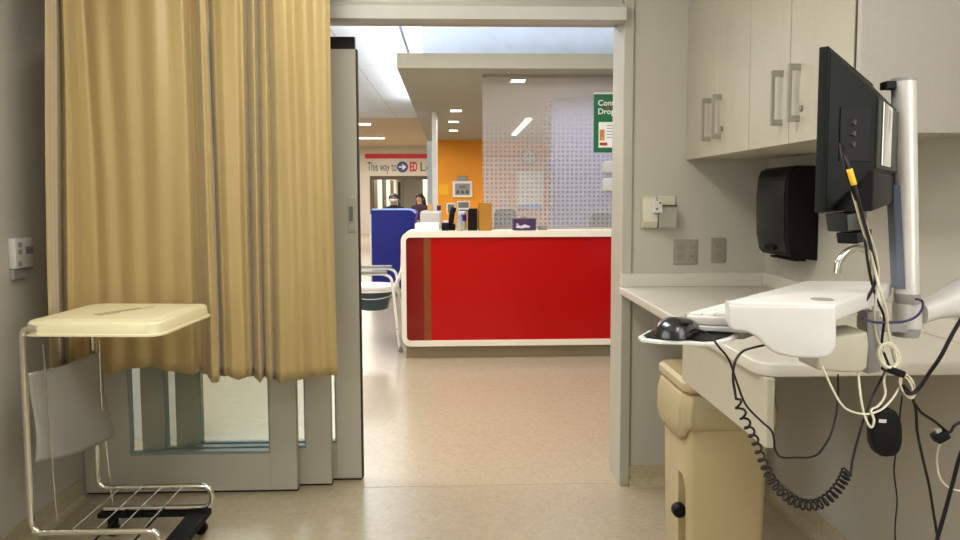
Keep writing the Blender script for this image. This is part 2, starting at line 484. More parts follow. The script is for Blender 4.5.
# ================================================================== LINEN HAMPER
def build_hamper():
    zl = .88
    t = thing('linen_hamper', 'chrome rolling linen hamper with a cream lid in front of the curtain', 'hamper', (-1.1, 2.42, 0))
    fl = atz(30.5, 322, zl); ang = -.075
    u = Vector((math.cos(ang), math.sin(ang), 0)); v = Vector((-math.sin(ang), math.cos(ang), 0))
    W, D = .452, .405
    cen = fl+u*(W/2-.03)+v*(D/2-.01)
    def lid_ring(g, z, r):
        return [cen+u*a+v*c+Vector((0, 0, z)) for a, c in rrect(W+2*g, D+2*g, r, 6)]
    levels = [(.006, -.044, .05), (.006, -.038, .05), (0, -.036, .048), (-.003, -.006, .045), (-.008, 0, .042), (-.034, .001, .03), (-.040, .004, .028), (-.045, .0045, .026)]
    bm = bmesh.new(); rings = []
    for g, dz, r in levels: rings.append([bm.verts.new(p) for p in lid_ring(g, dz, r)])
    n = len(rings[0])
    for A, B in zip(rings, rings[1:]):
        for k in range(n): bm.faces.new((A[k], A[(k+1) % n], B[(k+1) % n], B[k]))
    bm.faces.new(rings[0][::-1]); bm.faces.new(rings[-1])
    lid = link('lid', bm, 'cream', t, 35)
    bm = bmesh.new()
    dr = (u*.5+v*.86).normalized(); pr = Vector((dr.y, -dr.x, 0)); an = math.atan2(dr.y, dr.x)
    for row, (n0, hh_) in enumerate(((9, .009), (11, .006), (4, .005))):
        for i in range(n0):
            a = cen+dr*(-.09+.019*i)+pr*(-.012+.018*row)
            box(-.007, .007, -hh_/2, hh_/2, 0, .0006, 0, bm, mtx=Matrix.Translation(a+Vector((0, 0, .0047)))@Matrix.Rotation(an, 4, 'Z'))
    link('worn_print', bm, 'inkgrey', lid)
    # frame
    yr = 2.59
    zu = aty(150, 487, yr).z; zlw = aty(150, 508, yr).z
    yf = atz(90, 532, zu).y
    fr = {}
    for nm, Y, pxp, pxe in (('rear', yr, 96, 205), ('front', yf, 27, 152)):
        X = aty(pxp, 430, Y).x; Xe = aty(pxe, 490 if nm == 'rear' else 532, Y).x
        top = zl-.02
        inx = X+.05
        pts = [(inx, Y, top), (X, Y, top), (X, Y, zu), (Xe+.025, Y, zu), (Xe+.025, Y, zlw), (X+.02, Y, zlw)]
        path = roundpath(pts, .042, 8)
        link('frame_tube', tube(path, .0105, 12), 'chrome', t, 60)
        fr[nm] = (X, Xe)
    # wire rack rods between the rails
    for k, px in enumerate((122, 143, 163, 184)):
        X = aty(px, 487, yr).x
        link('rack_wire', tube([(X, yr, zu+.004), (X, yf, zu+.004)], .0026, 6), 'chrome', t, 60)
    for px in (128, 165):
        X = aty(px, 508, yr).x
        link('lower_bar', tube([(X, yr, zlw), (X, yf, zlw)], .004, 6), 'blackrub', t, 60)
    # black caster bars
    xr_ = fr['rear'][1]-.03
    b = prism([Vector((xr_-.03, yr+.02, zlw-.012)), Vector((xr_+.045, yr+.02, zlw-.012)), Vector((xr_+.045, yf-.02, zlw-.012)), Vector((xr_-.03, yf-.02, zlw-.012))], (0, 0, -.026), bev=.004)
    link('caster_bar', b, 'blackrub', t)
    xl_ = fr['rear'][0]
    b = box(xl_+.0, xr_-.02, yr-.018, yr+.018, zlw-.03, zlw-.011, .003)
    link('caster_bar', b, 'blackrub', t)
    b = box(fr['front'][0], xr_-.02, yf-.018, yf+.018, zlw-.03, zlw-.011, .003)
    link('caster_bar', b, 'blackrub', t)
    for X, Y in ((xl_+.05, yr), (xr_+.01, yr), (fr['front'][0]+.05, yf), (xr_+.01, yf)):
        cb = bmesh.new()
        box(X-.014, X+.014, Y-.016, Y+.016, .028, zlw-.03, .003, cb)
        c = link('caster', cb, 'blackrub', t)
        link('wheel', lathe([(.006, -.013), (.022, -.013), (.0245, -.008), (.0245, .008), (.022, .013), (.006, .013)], (X, Y, .025), 20, mtx=Matrix.Rotation(PI/2, 4, 'X')), 'black', c, 40)
    # grey cloth flap between the posts
    Xf, Xr2 = fr['front'][0]+.012, fr['rear'][0]+.012
    bm = bmesh.new(); g = []
    ztf, zbf = aty(36, 374, yf).z, aty(36, 464, yf).z
    ztr, zbr = aty(95, 352, yr).z, aty(107, 437, yr).z
    nx, nz = 24, 20
    for i in range(nx+1):
        s = i/nx; cl = []
        for j in range(nz+1):
            f = j/nz
            zt_ = ztf+(ztr-ztf)*s; zb_ = zbf+(zbr-zbf)*s-.012*math.sin(s*PI)
            bulge = .035*math.sin(s*PI)*(1-.3*f)+.008*math.sin(s*9+f*5)
            y = yf+.012+(yr-yf+.0)*s+.03*s*(1-f)
            cl.append(bm.verts.new((Xf+(Xr2-Xf)*s+bulge+.03*s*(1-f), y, zb_+(zt_-zb_)*f)))
        g.append(cl)
    for i in range(nx):
        for j in range(nz): bm.faces.new((g[i][j], g[i+1][j], g[i+1][j+1], g[i][j+1]))
    o = link('cloth_flap', bm, 'greycloth', t, 180, label='grey cloth flap hung between the posts')
    md = o.modifiers.new('t', 'SOLIDIFY'); md.thickness = .003
    # lid lifting rods
    a, c = aty(43, 345, yf+.03), aty(57, 522, yf+.03)
    link('lift_rod', tube([a, c], .0022, 6), 'chrome', t, 60)
    a, c = aty(99, 340, yr-.03), aty(113, 506, yr-.02)
    link('lift_rod', tube(roundpath([a, aty(101, 400, yr-.03), c], .05), .0032, 6), 'chrome', t, 60)
    link('hinge_bar', tube([(fr['front'][0]+.04, yf, zl-.03), (fr['rear'][0]+.04, yr, zl-.03)], .006, 8), 'chrome', t, 60)
build_hamper()

# ================================================================== UPPER CABINETS
XC = aty(686, 160, YB).x
ZCB = aty(686, 160, YB).z
YN = atx(852, 137, XC).y
ZT = aty(688, 8, YB).z
def build_cabinets():
    edges = [YB, atx(714, 156, XC).y, atx(748, 150, XC).y, atx(788, 144, XC).y, YN+.005]
    labels = ['cream upper wall cabinet nearest the back wall, over the wall plates', 'cream upper wall cabinet with a grey end panel above the monitor']
    for k in (0, 1):
        ya, ym, yb = edges[2*k], edges[2*k+1], edges[2*k+2]
        t = thing('wall_cabinet', labels[k], 'cabinet', (XR, (ya+yb)/2, ZCB), 'upper cabinets on the right wall')
        lo = yb if k == 0 else YN
        link('carcass', box(XC+.02, XR-.001, lo+.001, ya-.001, ZCB+.002, ZT, .001), 'laminate', t)
        if k == 1:
            link('end_panel', box(XC+.004, XR-.001, YN-.018, YN, ZCB, ZT+.01, .001), 'laminate_grey', t, label='grey laminate end panel')
            link('edge_strip', box(XC+.003, XC+.018, YN+.0002, YN+.005, ZCB+.001, ZT), 'gapdark', t)
        for d in (0, 1):
            y1, y0 = (ya, ym) if d == 0 else (ym, yb)
            dr = link('door', box(XC, XC+.019, y0+.002, y1-.002, ZCB, ZT, .0015), 'laminate', t)
            hy = y0+.045 if d == 0 else y1-.062
            hz0, hz1 = 1.490, 1.656
            xh = XC-.03
            hb = bmesh.new()
            box(xh-.005, xh+.005, hy-.0055, hy+.0055, hz0, hz1, .001, hb)
            box(xh+.0045, XC+.0005, hy-.005, hy+.005, hz0+.0005, hz0+.018, 0, hb); box(xh+.0045, XC+.0005, hy-.005, hy+.005, hz1-.018, hz1-.0005, 0, hb)
            link('handle', hb, 'handle', dr)
            if d == 1:
                link('lock', lathe([(0, -.004), (.009, -.004), (.009, .0), (.007, .003), (0, .003)], (XC-.002, y1-.078, 1.527), 16, mtx=Matrix.Rotation(PI/2, 4, 'Y')), 'lockgrey', dr, 40)
build_cabinets()

# ================================================================== COUNTER
XW, ZW = .707, .851
YE = atz(800, 377.5, ZW).y
def build_counter():
    t = thing('worktop', 'cream laminate worktop with a backsplash along the right wall', 'worktop', (1.03, 2.3, ZW))
    r = .05
    pts = [Vector((XR-.001, YE, ZW)), Vector((XR-.001, YB-.001, ZW)), Vector((XW, YB-.001, ZW))]
    for i in range(9):
        a = PI+PI/2*i/8; pts.append(Vector((XW+r+r*math.cos(a), YE+r+r*math.sin(a), ZW)))
    b = prism(pts, (0, 0, .034), bev=.006)
    top = link('top', b, 'counter', t, 40)
    zs = aty(740, 272.5, YB).z
    b = box(XW+.002, XR-.001, YB-.02, YB-.001, ZW+.034, zs, .002)
    link('backsplash', b, 'counter', t)
    b = box(XR-.02, XR-.001, YE+.005, YB-.02, ZW+.034, zs, .002)
    link('backsplash', b, 'counter', t)
    a0 = atx(682, 380, .722)
    ya, yb = atx(766, 445, .722).y, a0.y
    link('apron_panel', box(.722, .74, ya, yb, a0.z, ZW-.0005, .0015), 'laminate', t)
    link('apron_return', box(.74, XR-.001, yb-.019, yb-.001, a0.z+.03, ZW-.0005, .001), 'laminate', t)
    # sink faucet
    f = thing('faucet', 'chrome gooseneck faucet rising behind the white work surface', 'faucet', (1.24, 2.0, ZW+.034))
    Yf = 2.0
    e = aty(835, 273, Yf)
    px = [(837, 273), (839, 262), (847, 252), (857, 248), (868, 252), (873, 264)]
    path = [aty(x, y, Yf) for x, y in px]
    last = path[-1]
    path += [Vector((last.x, Yf, ZW+.05)), Vector((last.x, Yf, ZW+.034))]
    link('spout', tube(smoothpath(path, 6), .011, 12), 'chrome', f, 60)
    link('base_ring', lathe([(.028, 0), (.028, .012), (.018, .022), (.014, .03)], (last.x, Yf, ZW+.0345), 20), 'chrome', f, 50)
    link('lever', tube([(last.x, Yf-.02, ZW+.06), (last.x-.02, Yf-.09, ZW+.085)], .006, 8), 'chrome', f, 60)
build_counter()

# wall plates
def plate(name, label, a, c, kind):
    A, B = aty(*a, YB), aty(*c, YB)
    t = thing(name, label, 'wall plate', ((A.x+B.x)/2, YB, B.z), 'steel wall plates')
    link('cover_plate', box(A.x, B.x, YB-.006, YB, B.z, A.z, .002), 'handle', t)
    n = 2 if kind == 2 else 1
    for i in range(n):
        cx = A.x+(B.x-A.x)*((i+.5)/n); cz = (A.z+B.z)/2
        s = link('socket_insert', box(cx-.016, cx+.016, YB-.007, YB-.005, cz-.034, cz+.034, .002), 'handle', t)
        for dz in (-.018, .018):
            for dx in (-.006, .006): link('slot', box(cx+dx-.001, cx+dx+.001, YB-.0076, YB-.0069, cz+dz-.005, cz+dz+.005), 'gapdark', s)
plate('outlet_plate', 'wide steel double outlet plate on the back wall', (673.5, 239.5), (697, 264), 2)
plate('outlet_plate', 'narrow steel single outlet plate nearest the wall corner', (711, 238), (725, 262), 1)

# little white dispenser bracket on the wall
def build_holder():
    A, B = aty(641, 196, YB), aty(675, 228, YB)
    w = B.x-A.x; cx = (A.x+B.x)/2
    t = thing('wall_holder', 'small cream and clear plastic dispenser holder above the outlet plates', 'dispenser', (cx, YB, B.z))
    b = prism([Vector((A.x, YB, A.z)), Vector((A.x+w*.42, YB, A.z)), Vector((A.x+w*.42, YB-.02, A.z-.01)), Vector((A.x+w*.42, YB-.045, B.z+.03)), Vector((A.x+w*.42, YB-.03, B.z+.004)), Vector((A.x+w*.42, YB, B.z))][1:], (-w*.42, 0, 0), bev=.003)
    link('side_housing', b, 'offwhite', t)
    b = box(A.x+w*.45, B.x-.004, YB-.012, YB, A.z-.05, A.z, .003)
    link('back_plate', b, 'offwhite', t)
    b = bmesh.new()
    prism([Vector((A.x+w*.45, YB-.012, A.z-.045)), Vector((A.x+w*.45, YB-.06, A.z-.05)), Vector((A.x+w*.45, YB-.05, B.z+.004)), Vector((A.x+w*.45, YB, B.z+.004))], (w*.5, 0, 0), b, bev=.004)
    link('clear_cup', b, 'clearplastic', t)
    b = box(A.x+w*.26, A.x+w*.52, YB-.06, YB-.018, A.z-.072, A.z-.02, .004)
    nz = link('white_clip', b, 'whiteplastic', t)
    for dx, dz in ((.02, -.03), (.006, -.055)):
        link('screw', lathe([(0, -.002), (.0045, -.002), (.0045, .001), (0, .001)], (A.x+w*.26+.008+dx, YB-.0605, A.z+dz), 12, mtx=Matrix.Rotation(PI/2, 4, 'X')), 'stud', nz)
    b = box(A.x+w*.5, B.x-.012, YB-.064, YB-.052, A.z-.046, A.z-.038, .001)
    link('slot', b, 'gapdark', t)
build_holder()

# paper towel dispenser on the right wall
def build_towels():
    y1, y0 = 2.80, 2.54
    Xd = aty(786, 215, y0).x
    zt = aty(790, 165.5, y0).z; zb = aty(790, 261, y0).z
    t = thing('paper_towel_dispenser', 'black paper towel dispenser with smoked front beneath the wall cabinets', 'towel dispenser', (XR, 2.5, zb))
    prof = [(XR-.001, zt), (Xd+.04, zt), (Xd+.015, zt-.012), (Xd+.003, zt-.04), (Xd, zt-.12), (Xd+.004, zb+.09), (Xd+.014, zb+.03), (Xd+.03, zb+.012), (XR-.001, zb)]
    b = prism([Vector((x, y0, z)) for x, z in prof], (0, y1-y0, 0), bev=.006)
    body = link('case', b, 'black', t, 35)
    prof2 = [(Xd+.034, zt-.006), (Xd+.012, zt-.02), (Xd-.001, zt-.05), (Xd-.007, zt-.12), (Xd-.003, zb+.09), (Xd+.012, zb+.032), (Xd+.02, zb+.04), (Xd+.02, zt-.02)]
    b = prism([Vector((x, y0+.014, z)) for x, z in prof2], (0, y1-y0-.028, 0), bev=.003)
    link('smoked_window', b, 'smoke', t, 35)
    link('paper_slot', box(Xd+.05, XR-.03, y0+.03, y1-.03, zb-.004, zb+.004, .001), 'blackrub', t)
    link('lever', box(Xd-.002, Xd+.012, y0+.09, y1-.09, zb+.034, zb+.05, .002), 'black', t)
build_towels()

# ================================================================== BIN
def build_bin():
    x0, x1, y0, y1 = .755, 1.045, 2.215, 2.5
    t = thing('pedal_bin', 'beige step-on waste bin with a clear liner under the worktop', 'bin', (.93, 2.35, 0))
    zt = .64
    bm = bmesh.new(); rings = []
    cx, cy = (x0+x1)/2, (y0+y1)/2; W, D = x1-x0, y1-y0
    for f, z in ((.9, .004), (.905, .012), (.95, .4), (.985, zt-.03), (1.0, zt-.03), (1.0, zt)):
        rings.append([bm.verts.new((cx+a, cy+c, z)) for a, c in rrect(W*f, D*f, .025, 4)])
    n = len(rings[0])
    for A, B in zip(rings, rings[1:]):
        for k in range(n): bm.faces.new((A[k], A[(k+1) % n], B[(k+1) % n], B[k]))
    bm.faces.new(rings[0][::-1]); bm.faces.new(rings[-1])
    body = link('body', bm, 'beige', t, 30)
    cut = bmesh.new()
    Y0, Y1 = 2.245, 2.318
    prism([Vector((x0-.02, Y0, .0)), Vector((x0-.02, Y1, 0)), Vector((x0-.02, Y1, .33)), Vector((x0-.02, Y0+.03, .335)), Vector((x0-.02, Y0, .30))], (.085, 0, 0), cut)
    co = link('cutter', cut, 'beige')
    md = body.modifiers.new('slot', 'BOOLEAN'); md.object = co; md.operation = 'DIFFERENCE'; md.solver = 'EXACT'
    dg = bpy.context.evaluated_depsgraph_get()
    me = bpy.data.meshes.new_from_object(body.evaluated_get(dg)); body.modifiers.clear(); body.data = me
    bpy.data.objects.remove(co)
    pb = tube([(x0+.06, (Y0+Y1)/2, .215), (x0+.0, (Y0+Y1)/2, .205)], .007, 8)
    lathe([(0, -.02), (.018, -.02), (.024, -.01), (.024, .012), (.018, .02), (0, .02)], (x0-.0, (Y0+Y1)/2, .205), 16, pb, mtx=Matrix.Rotation(PI/2, 4, 'X')@Matrix.Scale(1.0, 4))
    link('pedal', pb, 'black', t, 40)
    # lid
    bm = bmesh.new(); rings = []
    for g, z in ((.01, zt-.006), (.014, zt), (.014, zt+.022), (.004, zt+.034), (-.05, zt+.04)):
        rings.append([bm.verts.new((cx+a, cy+c, z)) for a, c in rrect(W+2*g, D+2*g, .03, 4)])
    for A, B in zip(rings, rings[1:]):
        for k in range(n): bm.faces.new((A[k], A[(k+1) % n], B[(k+1) % n], B[k]))
    bm.faces.new(rings[0][::-1]); bm.faces.new(rings[-1])
    link('lid', bm, 'beige', t, 30)
    # liner folded over the rim
    bm = bmesh.new(); rings = []; n2 = 120
    base = rrect(W, D, .04, 12)
    L = len(base)
    def pt(s):
        i = s*L; k = int(i) % L; fr = i-int(i); a = base[k]; c = base[(k+1) % L]
        return Vector((a[0]+(c[0]-a[0])*fr, a[1]+(c[1]-a[1])*fr, 0))
    lv = [(.004, 0), (.016, -.012), (.026, -.05), (.026, -.1), (.016, -.135), (.006, -.15)]
    for q, (g, dz) in enumerate(lv):
        rg = []
        for k in range(n2):
            s = k/n2; p = pt(s); d = p.normalized()
            wv = .004*math.sin(s*37+q*.5)+.0025*math.sin(s*83+q*.8)
            drop = dz*(1+.16*math.sin(s*2*PI*2.0+2.2)+.03*math.sin(s*2*PI*9))
            rg.append(bm.verts.new((cx+p.x+d.x*(g+wv*(g/.034)), cy+p.y+d.y*(g+wv*(g/.034)), zt-.012+drop)))
        rings.append(rg)
    for A, B in zip(rings, rings[1:]):
        for k in range(n2): bm.faces.new((A[k], A[(k+1) % n2], B[(k+1) % n2], B[k]))
    o = link('bin_liner', bm, 'liner', t, 180, label='crumpled clear plastic liner')
    md = o.modifiers.new('t', 'SOLIDIFY'); md.thickness = .0012
build_bin()

# ================================================================== COMPUTER WORKSTATION ON A WALL ARM
YP = 1.2
def build_station():
    t = thing('computer_mount', 'white and silver wall-arm computer workstation with an upright silver pole', 'computer mount', (.8, YP, 1.0))
    pt, pb = aty(903.5, 82, YP), aty(907, 293, YP)
    # oval aluminium pole, slightly tilted
    ax = (pt-pb).normalized()
    def pole(a, c, rx, ry, bm=None, n=28):
        b = bmesh.new(); rings = []
        for P in (a, c): rings.append([b.verts.new(P+Vector((rx*math.cos(2*PI*k/n), ry*math.sin(2*PI*k/n), 0))) for k in range(n)])
        for k in range(n): b.faces.new((rings[0][k], rings[0][(k+1) % n], rings[1][(k+1) % n], rings[1][k]))
        b.faces.new(rings[0][::-1]); b.faces.new(rings[1])
        return merge(bm, b) if bm is not None else b
    w = (aty(915, 82, YP)-aty(891, 82, YP)).x/2*.88
    p = link('pole', pole(pb, pt, w, w*1.1), 'alupole', t, 40)
    link('pole_cap', pole(pt, pt+ax*.006, w*1.02, w*1.12), 'greyplastic', p, 40)
    s0 = aty(889, 185, YP); s1 = aty(894, 288, YP)
    c = Vector((-w*.98, -w*.3, 0))
    link('cable_slot', prism([s1+Vector((.001, -.010, 0)), s1+Vector((.009, -.018, 0)), s1+Vector((.012, .01, 0)), s1+Vector((.001, .01, 0))], s0-s1), 'bluegrey', p)
    b = bmesh.new(); tp = pt-ax*.005
    prism([tp+Vector((-w-.016, -.008, -.008)), tp+Vector((-w+.004, -.008, -.008)), tp+Vector((-w+.004, .012, -.008)), tp+Vector((-w-.016, .012, -.008))], (0, 0, .014), b, bev=.002)
    link('top_hook', b, 'black', p)
    r0 = aty(907, 303, YP)
    link('pole_foot', pole(r0, pb, w*1.08, w*1.16), 'greyplastic', t, 40)
    j0 = aty(907, 327, YP)
    link('joint', pole(j0, r0, w*1.22, w*1.3), 'whiteplastic', t, 40)
    k0 = aty(905, 336, YP)
    link('joint_base', pole(k0, j0, w*1.12, w*1.2), 'greyplastic', t, 40)
    # wall arm
    A = aty(924, 311, YP); B = aty(962, 297, YP)
    d = (B-A).normalized()
    end = A+d*((XR-A.x)/d.x)
    up = Vector((0, 0, 1))
    def sect(P, h, dep, r=.02):
        return [P+Vector((0, a, c)) for a, c in rrect(dep, h, r, 5)]
    bm = bmesh.new(); rings = []
    for s, h, dp in ((-.01, .036, .05), (.02, .038, .05), (.05, .056, .064), (.08, .066, .07), (.2, .066, .07), ((end-A).length*.93, .066, .07)):
        rings.append([bm.verts.new(q) for q in sect(A+d*s, h, dp, h*.42)])
    n = len(rings[0])
    for R1, R2 in zip(rings, rings[1:]):
        for k in range(n): bm.faces.new((R1[k], R1[(k+1) % n], R2[(k+1) % n], R2[k]))
    bm.faces.new(rings[0][::-1]); bm.faces.new(rings[-1])
    link('wall_arm', bm, 'whiteplastic', t, 40)
    link('wall_plate', box(XR-.03, XR, YP-.06, YP+.06, end.z-.12, end.z+.12, .008), 'whiteplastic', t, 40)
    # work surface: a slab with a deep curved skirt on the near end
    zt = 1.118
    a, b_, c, dd, e = [atz(*q, zt) for q in ((726, 301), (836, 304.5), (868, 293), (893, 281), (806, 280.5))]
    c2 = atz(884, 290, zt)
    poly = roundpath([(a+b_)/2, b_, c, c2, dd, e, a, (a+b_)/2], .012, 5)[:-1]
    bm = prism(poly, (0, 0, -.026), bev=.004)
    ws = link('work_surface', bm, 'whiteplastic', t, 40)
    nrm = Vector(((b_-a).y, -(b_-a).x, 0)).normalized()
    def onpl(px, py):
        r = ray(px, py); return EYE+r*((a+nrm*.0015-EYE).dot(nrm)/r.dot(nrm))
    sk = [(728.5, 304.5), (728, 324), (732, 330), (740, 331.5), (748, 333), (757, 338), (765, 346), (775, 353), (788, 357), (805, 358.5), (822, 358.5), (830, 356), (835, 350), (837, 342), (836, 306)]
    P = [onpl(*q) for q in smoothpath([(x, y, 0) for x, y in sk], 3) for q in [(q[0], q[1])]]
    bm = prism(P, nrm*-.05, bev=.005)
    link('skirt', bm, 'whiteplastic', t, 40)
    v = (e-a).normalized(); u = (b_-a).normalized()
    link('palm_recess', lathe([(0, 0), (.016, 0), (.0165, .0006), (0, .0006)], atz(822, 299.5, zt)+Vector((0, 0, .0002)), 24, mtx=Matrix.Scale(1.0, 4)), 'greyplastic', ws)
    # keyboard tray, mouse tray
    zk = 1.072
    kp = [atz(*q, zk) for q in ((674, 325), (728, 327), (742, 326))]
    p0 = kp[0]; L = .36
    tray = [p0, p0+u*.13, p0+u*.13+v*L, p0+v*L]
    link('keyboard_tray', prism(tray, (0, 0, -.008), bev=.002), 'whiteplastic', t)
    mt = [(638, 336), (648, 330.5), (668, 327), (700, 326), (744, 332), (733, 337.5), (717, 342), (706, 342.8), (690, 341.5), (658, 340.5), (641, 338.5)]
    zm = 1.060
    mp = [atz(x, y, zm) for x, y in mt]
    link('mouse_tray', prism(mp, (0, 0, -.006), bev=.002), 'whiteplastic', t)
    cen = sum(mp, Vector())/len(mp)
    link('mouse_pad', prism([cen+(q-cen)*.88 for q in mp], (0, 0, .0018), bev=.0008), 'black', t)
    link('tray_bracket', prism([p0+u*.06+v*.01, p0+u*.1+v*.01, p0+u*.1+v*.2, p0+u*.06+v*.2], (0, 0, -.02)), 'greyplastic', t)
    # bracket behind the skirt
    bk = [aty(x, y, 1.16) for x, y in ((867, 312), (880, 312), (881, 372), (868, 374))]
    link('bracket', prism(bk, (0, .03, 0), bev=.002), 'greyplastic', t)
    bk = [aty(x, y, 1.18) for x, y in ((866, 318), (921, 327), (921, 335), (866, 330))]
    link('bracket', prism(bk, (0, .03, 0), bev=.002), 'greyplastic', t)
    cb = [aty(x, y, 1.11) for x, y in ((818, 338), (868, 332), (870, 345), (868, 368), (862, 373), (840, 373), (818, 370))]
    link('cable_tray', prism(cb, (0, .07, 0), bev=.006), 'laminate', t, 40)
    # ---- VESA bracket
    return dict(t=t, u=u, v=v, p0=p0, zk=zk, zm=zm, mp=mp)
ST = build_station()

def build_monitor():
    Y0, Y1 = 1.0, 1.335
    n0 = aty(827, 46, Y0); b0 = aty(824.5, 213, Y0)
    ztop, zbot = n0.z, b0.z
    P0 = Vector((aty(827, 130, Y0).x, Y0, 0)); P1 = Vector((aty(872, 130, Y1).x, Y1, 0))
    w = (P1-P0).normalized(); Lw = (P1-P0).length
    n = Vector((w.y, -w.x, 0))               # back normal
    cz = (ztop+zbot)/2; hh = (ztop-zbot)/2
    O = (P0+P1)/2+Vector((0, 0, cz))
    t = thing('monitor', 'black flat monitor seen from behind, bolted to the silver pole', 'monitor', (O.x, O.y, zbot))
    def W(a, h, d): return O+w*a+Vector((0, 0, h))+n*d
    hw = Lw/2
    bm = bmesh.new()
    prism([W(-hw, -hh, -.014), W(hw, -hh, -.014), W(hw, hh, -.014), W(-hw, hh, -.014)], n*.014, bm, bev=.002)
    link('bezel', bm, 'monitor', t, 30)
    link('screen', prism([W(-hw+.014, -hh+.018, -.0145), W(hw-.014, -hh+.018, -.0145), W(hw-.014, hh-.014, -.0145), W(-hw+.014, hh-.014, -.0145)], n*-.0005), 'screen', t)
    # tapered shell
    bm = bmesh.new()
    oa, ob = [], []
    g = .0
    base = [(-hw+.004, -hh+.004), (hw-.004, -hh+.004), (hw-.004, hh-.004), (-hw+.004, hh-.004)]
    hx0, hx1, hz0, hz1 = -.155, .085, -hh+.062, hh-.068
    top = [(hx0, hz0), (hx1, hz0), (hx1, hz1), (hx0, hz1)]
    A = [bm.verts.new(W(a, c, -.001)) for a, c in base]; B = [bm.verts.new(W(a, c, .055)) for a, c in top]
    bm.faces.new(A[::-1]); bm.faces.new(B)
    for k in range(4): bm.faces.new((A[k], A[(k+1) % 4], B[(k+1) % 4], B[k]))
    bmesh.ops.recalc_face_normals(bm, faces=bm.faces)
    bmesh.ops.bevel(bm, geom=bm.edges[:], offset=.003, segments=2, profile=.5, affect='EDGES')
    sh = link('back_shell', bm, 'monitor', t, 20)
    bm = prism([W(hx0+.004, hz0+.004, .0545), W(hx1-.004, hz0+.004, .0545), W(hx1-.004, hz1-.004, .0545), W(hx0+.004, hz1-.004, .0545)], n*.004, bev=.0015)
    link('back_plate', bm, 'monitor_lt', sh, 30)
    # port recess panel on the sloping side
    def slope(a, h, lift):
        s = (a-(-hw+.004))/(hx0-(-hw+.004)); return W(a, h, -.001+.056*s)+(n*.9-w*.35).normalized()*lift
    a0, a1 = -hw+.018, hx0-.008
    bm = prism([slope(a0, -.045, .0005), slope(a1, -.045, .0005), slope(a1, .034, .0005), slope(a0, .034, .0005)], (n*.9-w*.35).normalized()*.0015, bev=.0005)
    pr = link('port_panel', bm, 'blackrub', sh, label='dark recessed port panel')
    bm = bmesh.new()
    for h in (.012, -.004, -.02):
        lathe([(0, 0), (.004, 0), (.004, .004), (0, .004)], slope(a1-.02, h, .001), 10, bm, mtx=(n*.9-w*.35).to_track_quat('Z', 'Y').to_matrix().to_4x4())
    link('port', bm, 'stud', pr)
    # lower cover
    bm = prism([W(hx0-.01, -hh+.002, .004), W(hx1-.005, -hh+.012, .004), W(hx1-.005, hz0-.001, .004), W(hx0-.01, hz0-.001, .004)], n*.052, bev=.004)
    link('cable_cover', bm, 'black', sh, 30)
    bm = prism([W(-.13, .045, .0585), W(-.03, .045, .0585), W(-.03, -.05, .0585), W(-.13, -.05, .0585)][::-1], n*.003, bev=.001)
    link('mounting_plate', bm, 'chrome', t)
    bm = bmesh.new()
    tgt = aty(890, 143, YP)
    c0 = W(-.06, .02, .0615)
    dv = tgt-c0
    prism([c0+Vector((0, 0, -.02))-w*.012, c0+Vector((0, 0, .02))-w*.012, c0+Vector((0, 0, .02))+w*.012, c0+Vector((0, 0, -.02))+w*.012], dv, bm, bev=.001)
    br = link('pole_bracket', bm, 'alupole', t, 30)
    for h in (-.013, .013):
        link('bolt', lathe([(0, -.001), (.003, -.001), (.003, .002), (0, .002)], c0+dv*.25-w*.0125+Vector((0, 0, h)), 10, mtx=(-w).to_track_quat('Z', 'Y').to_matrix().to_4x4()), 'stud', br)
    link('bolt', lathe([(0, -.001), (.005, -.001), (.005, .002), (0, .002)], c0+dv*.72-w*.0125, 12, mtx=(-w).to_track_quat('Z', 'Y').to_matrix().to_4x4()), 'stud', br)
    # reader hanging below
    r = thing('card_reader', 'black boxy reader hanging under the monitor', 'card reader', tuple(W(0, -hh-.06, .0)))
    bm = prism([W(-.17, -hh-.001, -.008), W(.03, -hh-.001, -.008), W(.03, -hh-.028, -.008), W(-.02, -hh-.034, -.008), W(-.15, -hh-.03, -.008)], n*.03, bev=.004)
    link('body', bm, 'smoke', r, 30)
    bm = prism([W(-.1, -hh-.034, -.004), W(.06, -hh-.034, -.004), W(.06, -hh-.052, -.004), W(-.085, -hh-.052, -.004)], n*.03, bev=.002)
    link('base', bm, 'blackrub', r, 30)
    return t
build_monitor()

# keyboard on the tray
def build_keyboard():
    u, v, p0 = ST['u'], ST['v'], ST['p0']
    z = ST['zk']+.0006
    o = p0+u*.004+v*.006; o.z = z
    t = thing('keyboard', 'white keyboard sliding out under the work surface', 'keyboard', tuple(o))
    W, L = .115, .34
    pts = [o, o+u*W, o+u*W+v*L, o+v*L]
    link('case', prism(pts, (0, 0, .014), bev=.003), 'whiteplastic', t, 40)
    bm = bmesh.new()
    for i in range(5):
        for j in range(16):
            q = o+u*(.012+i*.0195)+v*(.012+j*.0197)+Vector((0, 0, .0142))
            prism([q, q+u*.0165, q+u*.0165+v*.0165, q+v*.0165], (0, 0, .0042), bm, bev=.001)
    link('keys', bm, 'keywhite', t)
build_keyboard()

def cable(name, label, cat, pts, r, m, k=6, group=None, n=7, pre=(), post=()):
    """pts: (px, py, depth) measured on the photograph, turned into points in the room"""
    P = [Vector(q) for q in pre]+[aty(x, y, Y) for x, y, Y in pts]+[Vector(q) for q in post]
    o = link(name, tube(smoothpath(P, k), r, n), m, None, 180)
    return tag(o, label, cat, group)

